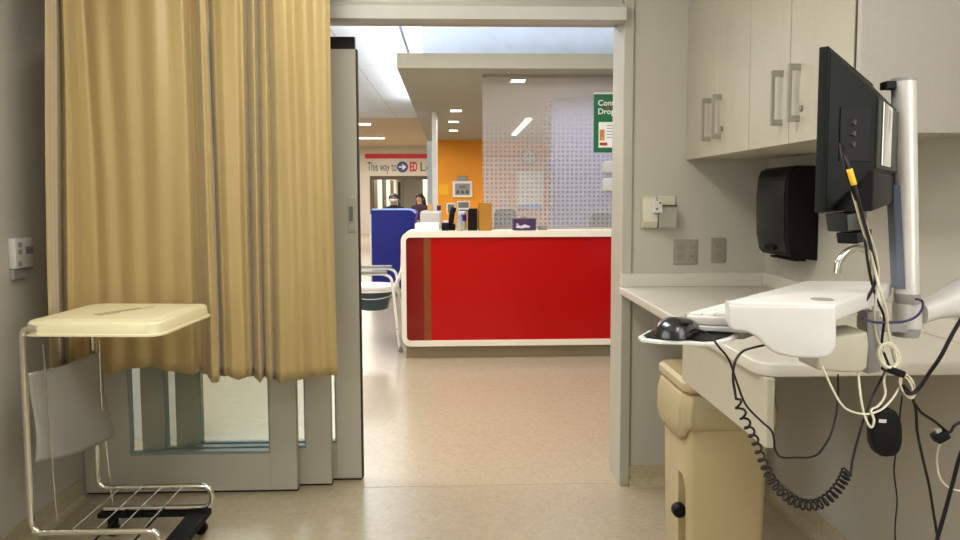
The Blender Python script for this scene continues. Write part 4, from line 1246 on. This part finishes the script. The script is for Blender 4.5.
office_chair('grey mesh office chair behind the glass beside the brown file', 494, 209, 517, 6.9)
office_chair('grey mesh office chair behind the glass near the door frame', 590, 213, 613, 6.45)

# column beside the orange wall
pc = atz(432.3, 112, ZCAN)
YC2 = pc.y
struct('column_white', box(aty(432.3, 180, YC2).x, aty(437, 180, YC2).x, YC2, YC2+.25, 0, ZCAN), 'signwhite')
struct('column_grey', box(aty(427.4, 180, YC2+.3).x, aty(432.5, 180, YC2+.3).x, YC2+.27, YC2+.5, 0, min(ZCAN, aty(430, 141, YC2+.3).z)), 'colgrey')

# corridor ceiling, skylight and bulkhead
def grid_mat():
    m = MATS['ceil'].copy(); m.name = 'ceil_panels'
    nt = m.node_tree; b = nt.nodes['Principled BSDF']
    br = nt.nodes.new('ShaderNodeTexBrick'); tc = nt.nodes.new('ShaderNodeTexCoord')
    nt.links.new(tc.outputs['Object'], br.inputs['Vector'])
    br.offset = 0; br.inputs['Scale'].default_value = 1; br.inputs['Mortar Size'].default_value = .008
    br.inputs['Brick Width'].default_value = 3.0; br.inputs['Row Height'].default_value = 1.6
    br.inputs['Color1'].default_value = lin('dfe6f1'); br.inputs['Color2'].default_value = lin('d8e1ef'); br.inputs['Mortar'].default_value = lin('b9c0ca')
    nt.links.new(br.outputs['Color'], b.inputs['Base Color']); MATS['ceil_panels'] = m
grid_mat()
xce = atz(403, 40, 3.0).x
yt = atz(380, 118, 3.0).y
struct('ceiling_corridor', box(-8, xce, 3.16, yt, 3.0, 3.1), 'ceil_panels')
struct('ceiling_corridor_far', box(-8, 6, yt, 26, 2.99, 3.1), 'ceiltan')
YBH = 7.2
struct('wall_bulkhead', box(aty(422.5, 40, YBH).x, 6, YBH, YBH+.15, zf+.01, 4.0), 'bulkhead')
struct('window_1', box(xce, .8, yt-.06, yt-.01, 3.0, 4.2), 'sky_glow')
struct('skylight_side_glow', box(xce-.1, xce, 3.16, yt-.06, 3.1, 4.2), 'sky_glow')  # side wall of the skylight well, made to glow white
struct('ceiling_skylight', box(xce-.1, 6, 3.16, yt, 4.2, 4.3), 'ceil')
struct('wall_above_room', box(-8, 6, 3.165, 3.3, 2.63, 4.2), 'ceil')
# sign wall at the end
YS = 24
xo = aty(370, 185, YS).x; zo = aty(390, 176, YS).z; xo2 = aty(452, 185, YS).x
xw0 = -8
b = bmesh.new()
box(xw0, xo, YS, YS+.2, 0, 2.99, 0, b); box(xo, xo2, YS, YS+.2, zo, 2.99, 0, b); box(xo2, 3, YS, YS+.2, 0, 2.99, 0, b)
struct('wall_sign', b, 'farwall')
b = bmesh.new()
box(xo, xo2, YS-.02, YS+.22, zo-.12, zo, 0, b); box(xo, xo+.07, YS-.02, YS+.22, 0, zo-.12, 0, b)
struct('trim_3', b, 'doordark')
a, c = aty(365, 154, YS), aty(432, 158.5, YS)
struct('trim_4', box(a.x, c.x+1, YS-.02, YS-.0005, c.z, a.z), 'stripe')
def wayfinding():
    Y = YS-.012
    a, c = aty(367.5, 171, Y), aty(396.5, 171, Y)
    t = thing('wayfinding_lettering', 'dark and red direction lettering on the far white wall', 'lettering', (a.x, Y, a.z))
    s = (aty(367, 162, Y).z-aty(367, 171, Y).z)/.70
    tx = text('This way to', s, 'textdark', t, a, (1, 0, 0), (0, 0, 1), name='words')
    w = tx.dimensions.x; tx.scale.x = 1
    k = (c.x-a.x)/max(w, .01)
    for v in tx.data.vertices: v.co.x *= k
    q = aty(402.5, 167, Y); r = aty(408, 167, Y).x-q.x
    dsc = link('arrow_disc', lathe([(0, 0), (r, 0), (r, .01), (0, .01)], (q.x, Y, q.z), 28, mtx=rx), 'arrowblue', t)
    y = Y-.012
    ar = [(-.65, .13), (.1, .13), (-.15, .5), (.12, .5), (.68, 0), (.12, -.5), (-.15, -.5), (.1, -.13), (-.65, -.13)]
    link('arrow', prism([Vector((q.x+p*r, y, q.z+z*r)) for p, z in ar], (0, -.004, 0)), 'signwhite', dsc)
    e = aty(409.5, 171, Y); e1 = aty(417, 171, Y)
    o = text('ED', s, 'textred', t, e, (1, 0, 0), (0, 0, 1), name='words', ext=.004, bold=.03)
    k = (e1.x-e.x)/max(o.dimensions.x, .01); off = o.data.vertices[0].co.x*0
    for v in o.data.vertices: v.co.x = (v.co.x-(e.x-a.x))*k+(e.x-a.x)
    l0 = aty(419.5, 171, Y)
    o = text('Lobby', s, 'textdark', t, l0, (1, 0, 0), (0, 0, 1), name='words')
wayfinding()
# inner corridor beyond the opening
YI = 40
xi = aty(375.5, 185, YS).x-.25
struct('wall_inner_left', box(xi-.5, xi, YS+.2, YI, 0, 2.6), 'farwall')
struct('wall_inner_end', box(xi, 3, YI, YI+.2, 0, 2.6), 'farwall')
struct('ceiling_inner', box(xi-.5, 3, YS+.2, YI, 2.5, 2.6), 'ceil')
for k, y in enumerate((25.2, 28.5, 32, 36)):
    o = struct('door_%d' % (5+k), box(xi+.001, xi+.05, y, y+1.2, .005, 2.05, .005), 'doordark' if k % 2 == 0 else 'gapdark')
    link('handle', tube([(xi+.09, y+.15, .95), (xi+.09, y+.15, 1.15)], .015, 8), 'steel', o, 60)
tag(link('wall_box', box(aty(406, 196, 30).x, aty(413.5, 196, 30).x, 30, 30.25, aty(410, 200.5, 30).z, aty(410, 197.5, 30).z, .02), 'black'), 'x', 'x') if False else None
xr_in = aty(423, 190, 30).x
struct('wall_inner_right', box(xr_in, 3, 30, 30.2, 0, 2.5), 'farwall')
# pier just outside the sliding doors
struct('wall_corridor_pier', box(-3.2, aty(188, 430, 3.66).x, 3.64, 3.9, 0, 2.63), 'signwhite')
struct('wall_corridor_left', box(-8.1, -8, 3.16, 26, 0, 3.0), 'farwall')
struct('wall_desk_right', box(5, 5.15, 3.16, YO, 0, 4.2), 'farwall')

# linear lights on the far ceiling
for lab, x0, x1, y in (('shorter and nearer bright lamp bar on the tan corridor ceiling', 340, 370, 123.3), ('longer bright lamp bar on the tan corridor ceiling near the red stripe', 330, 384, 137.5)):
    a, c = atz(x0, y, 2.985), atz(x1, y, 2.985)
    t = thing('lamp_bar', lab, 'ceiling light', ((a.x+c.x)/2, a.y, 2.95), 'lamp bars on the far ceiling')
    link('lens', box(a.x, c.x, a.y-.12, a.y+.12, 2.955, 2.975), 'lamp', t)
    link('housing', box(a.x-.02, c.x+.02, a.y-.15, a.y+.15, 2.972, 2.9895), 'whiteplastic', t)

# blue covered cart
def blue_cart():
    Y = 8.8
    a, c = aty(371.3, 209, Y), aty(416.5, 209, Y)
    t = thing('covered_cart', 'tall cart under a plain blue cover beyond the commode chair', 'cart', ((a.x+c.x)/2, Y+.3, 0))
    zt = aty(390, 209.3, Y).z
    w = c.x-a.x
    pts = [(a.x, .12), (a.x, zt-.01), (a.x+.01, zt), (c.x-.10, zt), (c.x-.05, zt-.012), (c.x-.012, zt-.05), (c.x-.03, zt-.2), (c.x-.045, zt-.3), (c.x-.045, .12)]
    link('cover', prism([Vector((x, Y, z)) for x, z in pts], (0, .6, 0), bev=.01), 'blue', t, 40)
    link('top_edge', tube([(a.x+.005, Y+.0, zt-.004), (c.x-.10, Y, zt-.004), (c.x-.05, Y, zt-.016), (c.x-.014, Y, zt-.052)], .011, 8), 'bluetrim', t, 60)
    link('side_pole', tube([(a.x-.012, Y+.03, .1), (a.x-.012, Y+.03, zt-.06)], .012, 8), 'tubewhite', t, 60)
    link('base_frame', box(a.x+.02, c.x-.07, Y+.03, Y+.57, .09, .125, .005), 'greyplastic', t)
    for x in (a.x+.06, c.x-.11):
        for y in (Y+.07, Y+.53):
            b = lathe([(0, -.016), (.043, -.016), (.047, -.01), (.047, .01), (.043, .016), (0, .016)], (x, y, .0475), 16, mtx=rx)
            link('wheel', b, 'black', t, 40)
blue_cart()

# commode chair
def commode():
    Yn, Yf = 5.66, 6.1
    xr = aty(400.5, 352, Yn).x
    t = thing('commode_chair', 'white tubular commode chair with grey armrests left of the red desk', 'commode chair', (-.68, 5.88, 0))
    za = aty(388, 274, Yn).z
    xa1 = aty(389, 274, Yn).x
    xk = aty(393, 289, Yn).x; zk = aty(393, 289, Yn).z
    xfr = -.90
    for Y, dy in ((Yn, 0), (Yf, 0)):
        # rear leg, curving into the arm, then front leg
        path = roundpath([(xr-.004, Y, .02), (xk, Y, zk), (xk-.012, Y, za-.03), (xa1-.04, Y, za), (xfr-.01, Y, za), (xfr+.02, Y, zk), (xfr, Y, .02)], .06, 7)
        link('side_frame', tube(path, .0115, 10), 'tubewhite', t, 60)
        for x in (xr, xfr):
            link('leg_tip', lathe([(.017, 0), (.019, .004), (.016, .045), (.012, .05)], (x+(.001 if x == xr else -.001), Y, .001), 14), 'armgrey', t, 40)
        x_l = xr+(xk-xr)*.35
        link('height_pin', lathe([(0, -.014), (.006, -.014), (.006, .014), (0, .014)], (x_l, Y-.004, zk*.35+.01), 10, mtx=rx), 'greyplastic', t)
        link('armrest', prism([Vector((xa1-.015+p, Y+q, za+.006)) for p, q in [(x-.2, y) for x, y in rrect(.4, .05, .018, 4)]], (0, 0, .022), bev=.006), 'armgrey', t, 40)
    bt = aty(403, 270, Yn); 
    b = bmesh.new()
    tube(roundpath([(xk, Yn, zk), (bt.x-.008, Yn, bt.z+.0), (bt.x-.006, Yn, bt.z+.14), (bt.x-.006, Yf, bt.z+.14), (bt.x-.008, Yf, bt.z), (xk, Yf, zk)], .05, 6), .0115, 10, b)
    link('back_tube', b, 'tubewhite', t, 60)
    link('back_pad', box(bt.x-.018, bt.x+.004, Yn+.04, Yf-.04, bt.z+.02, bt.z+.13, .008), 'armgrey', t)
    zs = aty(380, 290, Yn).z
    cx = (xk+xfr)/2-.01
    cy = (Yn+Yf)/2
    ov = [(.215*math.cos(2*PI*k/36), .19*math.sin(2*PI*k/36)) for k in range(36)]
    link('seat', prism([Vector((cx+p, cy+q, zs-.012)) for p, q in ov], (0, 0, .03), bev=.008), 'tubewhite', t, 40)
    link('seat_support', ring_prism([Vector((cx+p*1.0, cy+q*1.02, zs-.03)) for p, q in ov], [Vector((cx+p*.8, cy+q*.8, zs-.03)) for p, q in ov], (0, 0, .017)), 'tubewhite', t, 40)
    for x in (xk, xfr+.02):
        link('cross_tube', tube([(x, Yn, zs-.02), (x, Yf, zs-.02)], .01, 8), 'tubewhite', t, 60)
    zb1, zb0 = zs-.035, aty(380, 311, Yn+.1).z
    bk = link('bucket', lathe([(.11, zb0), (.125, zb0+.008), (.16, zb1-.01), (.168, zb1-.008), (.168, zb1)], (cx+.01, cy, 0), 28), 'bucket', t, 40)
    link('bucket_handle', tube([(cx+.01+.172*math.cos(q), cy+.172*math.sin(q), zb1-.02-.03*math.sin(-q)) for q in [PI+PI*k/12 for k in range(13)]], .003, 6), 'tubewhite', bk, 60)
commode()

# people sitting far down the corridor
def person(name_label, px, ytop, Y, yaw, shirt, longhair, mask):
    top = aty(px, ytop, Y)
    seat = top.z-.80
    P0 = Vector((top.x, Y, 0))
    t = thing('person', name_label, 'person', tuple(P0))
    rz = Matrix.Rotation(yaw, 4, 'Z')
    def L(x, y, z): return P0+rz@Vector((x, y, 0))+Vector((0, 0, seat+z))
    js = [('pel', L(0, 0, .08), .13), ('sp', L(0, .01, .28), .125), ('ch', L(0, .0, .44), .14), ('nk', L(0, 0, .55), .052), ('hd0', L(0, -.01, .62), .07), ('hd1', L(0, -.015, .70), .083), ('hd2', L(0, 0, .745), .06)]
    edges = [(0, 1), (1, 2), (2, 3), (3, 4), (4, 5), (5, 6)]
    for s in (-1, 1):
        i = len(js)
        js += [('sh', L(.17*s, 0, .49), .06), ('el', L(.22*s, -.06, .22), .042), ('wr', L(.14*s, -.27, .19), .028), ('ha', L(.11*s, -.335, .185), .03)]
        edges += [(2, i), (i, i+1), (i+1, i+2), (i+2, i+3)]
        hb = i+3
        for q, (dx, ln) in enumerate(((-.024, .062), (-.008, .072), (.008, .068), (.024, .054))):
            i = len(js)
            js += [('f', L(.105*s+dx, -.365, .185), .009), ('f', L(.1*s+dx, -.365-ln*.55, .178), .008), ('f', L(.097*s+dx, -.365-ln, .165), .007)]
            edges += [(hb, i), (i, i+1), (i+1, i+2)]
        i = len(js)
        js += [('t', L(.078*s, -.345, .19), .010), ('t', L(.062*s, -.38, .185), .008)]
        edges += [(hb, i), (i, i+1)]
        i = len(js)
        fl = -seat
        js += [('hp', L(.09*s, -.03, .07), .095), ('kn', L(.1*s, -.43, .06), .062), ('an', L(.1*s, -.43, fl+.09), .042), ('to', L(.1*s, -.58, fl+.04), .035)]
        edges += [(0, i), (i, i+1), (i+1, i+2), (i+2, i+3)]
    me = bpy.data.meshes.new('body'); org = ORG[t.name]
    me.from_pydata([j[1]-org for j in js], edges, [])
    o = bpy.data.objects.new('body', me); C.objects.link(o); o.parent = t; ORG[o.name] = org
    md = o.modifiers.new('skin', 'SKIN'); md.use_smooth_shade = True
    for k, j in enumerate(js): me.skin_vertices[0].data[k].radius = (j[2], j[2])
    me.skin_vertices[0].data[0].use_root = True
    md = o.modifiers.new('sub', 'SUBSURF'); md.levels = 2; md.render_levels = 2
    dg = bpy.context.evaluated_depsgraph_get()
    m2 = bpy.data.meshes.new_from_object(o.evaluated_get(dg)); o.modifiers.clear(); o.data = m2
    m2.materials.clear(); m2.materials.append(MATS[shirt]); m2.materials.append(MATS['skin'])
    for p in m2.polygons:
        c = p.center+org
        hz = c.z-seat
        lc = rz.inverted()@Vector((c.x-P0.x, c.y-P0.y, 0))
        p.material_index = 1 if hz > .565 or (lc.y < -.285 and abs(lc.x) < .19 and .148 < hz < .26) else 0
        p.use_smooth = True
    # face
    b = bmesh.new()
    for s in (-1, 1): lathe([(0, -.007), (.006, -.0045), (.0085, 0), (.006, .0045), (0, .007)], L(.03*s, -.089, .70), 14, b)
    link('eyes', b, 'black', o, 60)
    if not mask: link('nose', tube([L(0, -.088, .70), L(0, -.108, .675), L(0, -.09, .668)], [.007, .012, .008], 8), 'skin', o, 60)
    b = bmesh.new()
    for s in (-1, 1): lathe([(0, -.028), (.012, -.02), (.014, 0), (.009, .02), (0, .026)], L(.083*s, .0, .68), 8, b)
    link('ears', b, 'skin', o, 60)
    if not mask: link('mouth', tube([L(-.02, -.083, .645), L(0, -.09, .643), L(.02, -.083, .645)], .004, 6), 'postred', o, 60)
    # hair
    b = bmesh.new(); rings = []
    nn = 20
    for ph in range(0, 11):
        a = PI/2-PI*.62*ph/10
        rg = []
        for k in range(nn):
            th = 2*PI*k/nn
            x, y = math.cos(th), math.sin(th)
            front = max(0, -y)
            zz = math.sin(a)*.098
            r = math.cos(a)*.096 if a > -.2 else .094
            if front > .4 and zz < .035: zz = .035+.01*math.sin(k)
            rg.append(b.verts.new(L(x*r*.97, y*r*1.08+.005, .70+zz)))
        rings.append(rg)
    for A, B in zip(rings, rings[1:]):
        for k in range(nn): b.faces.new((A[k], A[(k+1) % nn], B[(k+1) % nn], B[k]))
    link('hair', b, 'hair', t, 180)
    if longhair:
        b = bmesh.new()
        for q, (x, y) in enumerate(((-.075, .03), (-.045, .075), (0, .09), (.045, .075), (.075, .03))):
            tube([L(x, y, .72), L(x*1.15, y+.02, .58), L(x*1.2, y+.045, .44), L(x*1.0, y+.05, .33)], [.035, .042, .038, .012], 8, b)
        link('long_hair', b, 'hair', t, 180)
    if mask:
        b = bmesh.new(); g = []
        for i in range(9):
            col = []
            for j in range(6):
                th = -PI/2+(i-4)*.28; z = .625+.06*j/5
                r = .095+.018*math.cos((i-4)*.4)*math.sin(PI*j/5)
                col.append(b.verts.new(L(r*math.cos(th), r*math.sin(th)*1.06, z)))
            g.append(col)
        for i in range(8):
            for j in range(5): b.faces.new((g[i][j], g[i+1][j], g[i+1][j+1], g[i][j+1]))
        link('face_mask', b, 'mask', t, 180)
    # the chair the person sits on
    ch = thing('waiting_chair', 'dark chair under the '+('masked person' if mask else 'long-haired person'), 'chair', tuple(P0), 'chairs far down the corridor')
    def bx(x0, x1, y0, y1, z0, z1, bv): return box(x0, x1, y0, y1, z0, z1, bv, mtx=Matrix.Translation(P0)@rz)
    link('seat', bx(-.22, .22, -.25, .2, seat-.08, seat-.035, .012), 'meshgrey', ch)
    link('backrest', bx(-.2, .2, .19, .22, seat-.04, seat+.36, .01), 'meshgrey', ch)
    for x in (-.19, .19):
        for y in (-.22, .18): link('leg', bx(x-.012, x+.012, y-.012, y+.012, 0, seat-.08, .002), 'black', ch)
person('dark-haired person in a pale face mask seated far down the corridor', 393.5, 193, 13.5, .1, 'clothdark', False, True)
person('person with long dark hair in dark clothes seated far down the corridor', 419.8, 193.5, 15.5, -.5, 'clothmaroon', True, False)

# ================================================================== LIGHTS
def area(name, loc, size, sy, energy, col, rot=(0, 0, 0)):
    l = bpy.data.lights.new(name, 'AREA'); l.shape = 'RECTANGLE'; l.size = size; l.size_y = sy; l.energy = energy; l.color = col
    o = bpy.data.objects.new(name, l); C.objects.link(o); o.location = loc; o.rotation_euler = rot
    return o
def troffer(lab, x, y, e):
    t = thing('ceiling_lamp', lab, 'ceiling light', (x, y, ZC-.03), 'ceiling lamps in the patient room')
    link('frame', box(x-.32, x+.32, y-.62, y+.62, ZC-.02, ZC-.0005), 'white_hdr', t)
    link('diffuser', box(x-.29, x+.29, y-.59, y+.59, ZC-.024, ZC-.018), 'lamp', t)
    area('room_lamp_light', (x, y, ZC-.035), .58, 1.18, e, (1, .975, .91))
# fill light added to the room, out of view
# glowing panel and area light added on each side wall beside the camera
struct('fill_panel_left', box(XL+.001, XL+.02, -1.0, .8, .9, 2.3), 'fill_glow')
area('fill_light', (XL+.03, -.1, 1.6), 1.4, 1.8, 20, (1, .985, .95), (0, -PI/2, 0))
struct('fill_panel_right', box(XR-.02, XR-.001, -1.0, .5, .95, 2.2), 'fill_glow')  # added to brighten the opposite left wall
area('fill_light', (XR-.03, -.25, 1.6), 1.25, 1.5, 16, (1, .985, .95), (0, PI/2, 0))
troffer('ceiling lamp over the middle of the patient room', -.42, 1.6, 24)
troffer('ceiling lamp towards the rear right of the patient room', .85, -.4, 14)
area('corridor_light', (.2, 4.3, 2.6), 2.4, .5, 38, (1, .93, .86))
area('corridor_light', (-1.8, 3.4, 2.6), 1.6, .2, 45, (1, .97, .93), (.35, 0, 0))  # added strip that brightens the white pier outside the doors
area('corridor_light', (-2.4, 5.2, 2.8), 1.4, 1.4, 70, (1, .95, .9))
area('corridor_light', (-1.8, 9, 2.95), 1.5, 3.0, 70, (.95, .97, 1))
area('corridor_light', (-2.0, 14, 2.95), 2, 2.0, 110, (1, .95, .88))
area('corridor_light', (-2.2, 20.5, 2.93), 2.5, 3, 220, (1, .95, .9))
area('corridor_light', (-1.6, 30, 2.45), 1.5, 10, 360, (1, .95, .82))
area('desk_light', (1.5, 6.4, ZCAN-.03), 1.6, .8, 18, (1, .95, .92))
area('desk_light', (.4, 9.5, ZCAN-.03), 1.2, 1.5, 80, (1, .95, .9))
area('corridor_ceiling_fill', (-3.4, 10, 2.3), 1, 8, 90, (.93, .96, 1), (PI, 0, 0))  # added out of view to brighten the corridor ceiling
# cove lamps on top of the canopy
area('cove_light', (1.5, 6.6, zf+.05), 5, .3, 65, (.9, .95, 1), (PI+.5, 0, 0))
area('cove_light', (-.75, 9, zf+.06), .3, 7, 45, (.93, .96, 1), (PI, .5, 0))
w = bpy.data.worlds.new('world'); bpy.context.scene.world = w; w.use_nodes = True
bg = w.node_tree.nodes['Background']; bg.inputs[0].default_value = (.9, .95, 1, 1); bg.inputs[1].default_value = .4

sc = bpy.context.scene
sc.view_settings.view_transform = 'Standard'; sc.view_settings.look = 'None'
sc.view_settings.gamma = 1; sc.view_settings.exposure = 0; sc.view_settings.use_curve_mapping = False
sc.cycles.use_denoising = True
sc.cycles.max_bounces = 10; sc.cycles.transparent_max_bounces = 16
sc.cycles.sample_clamp_indirect = 6
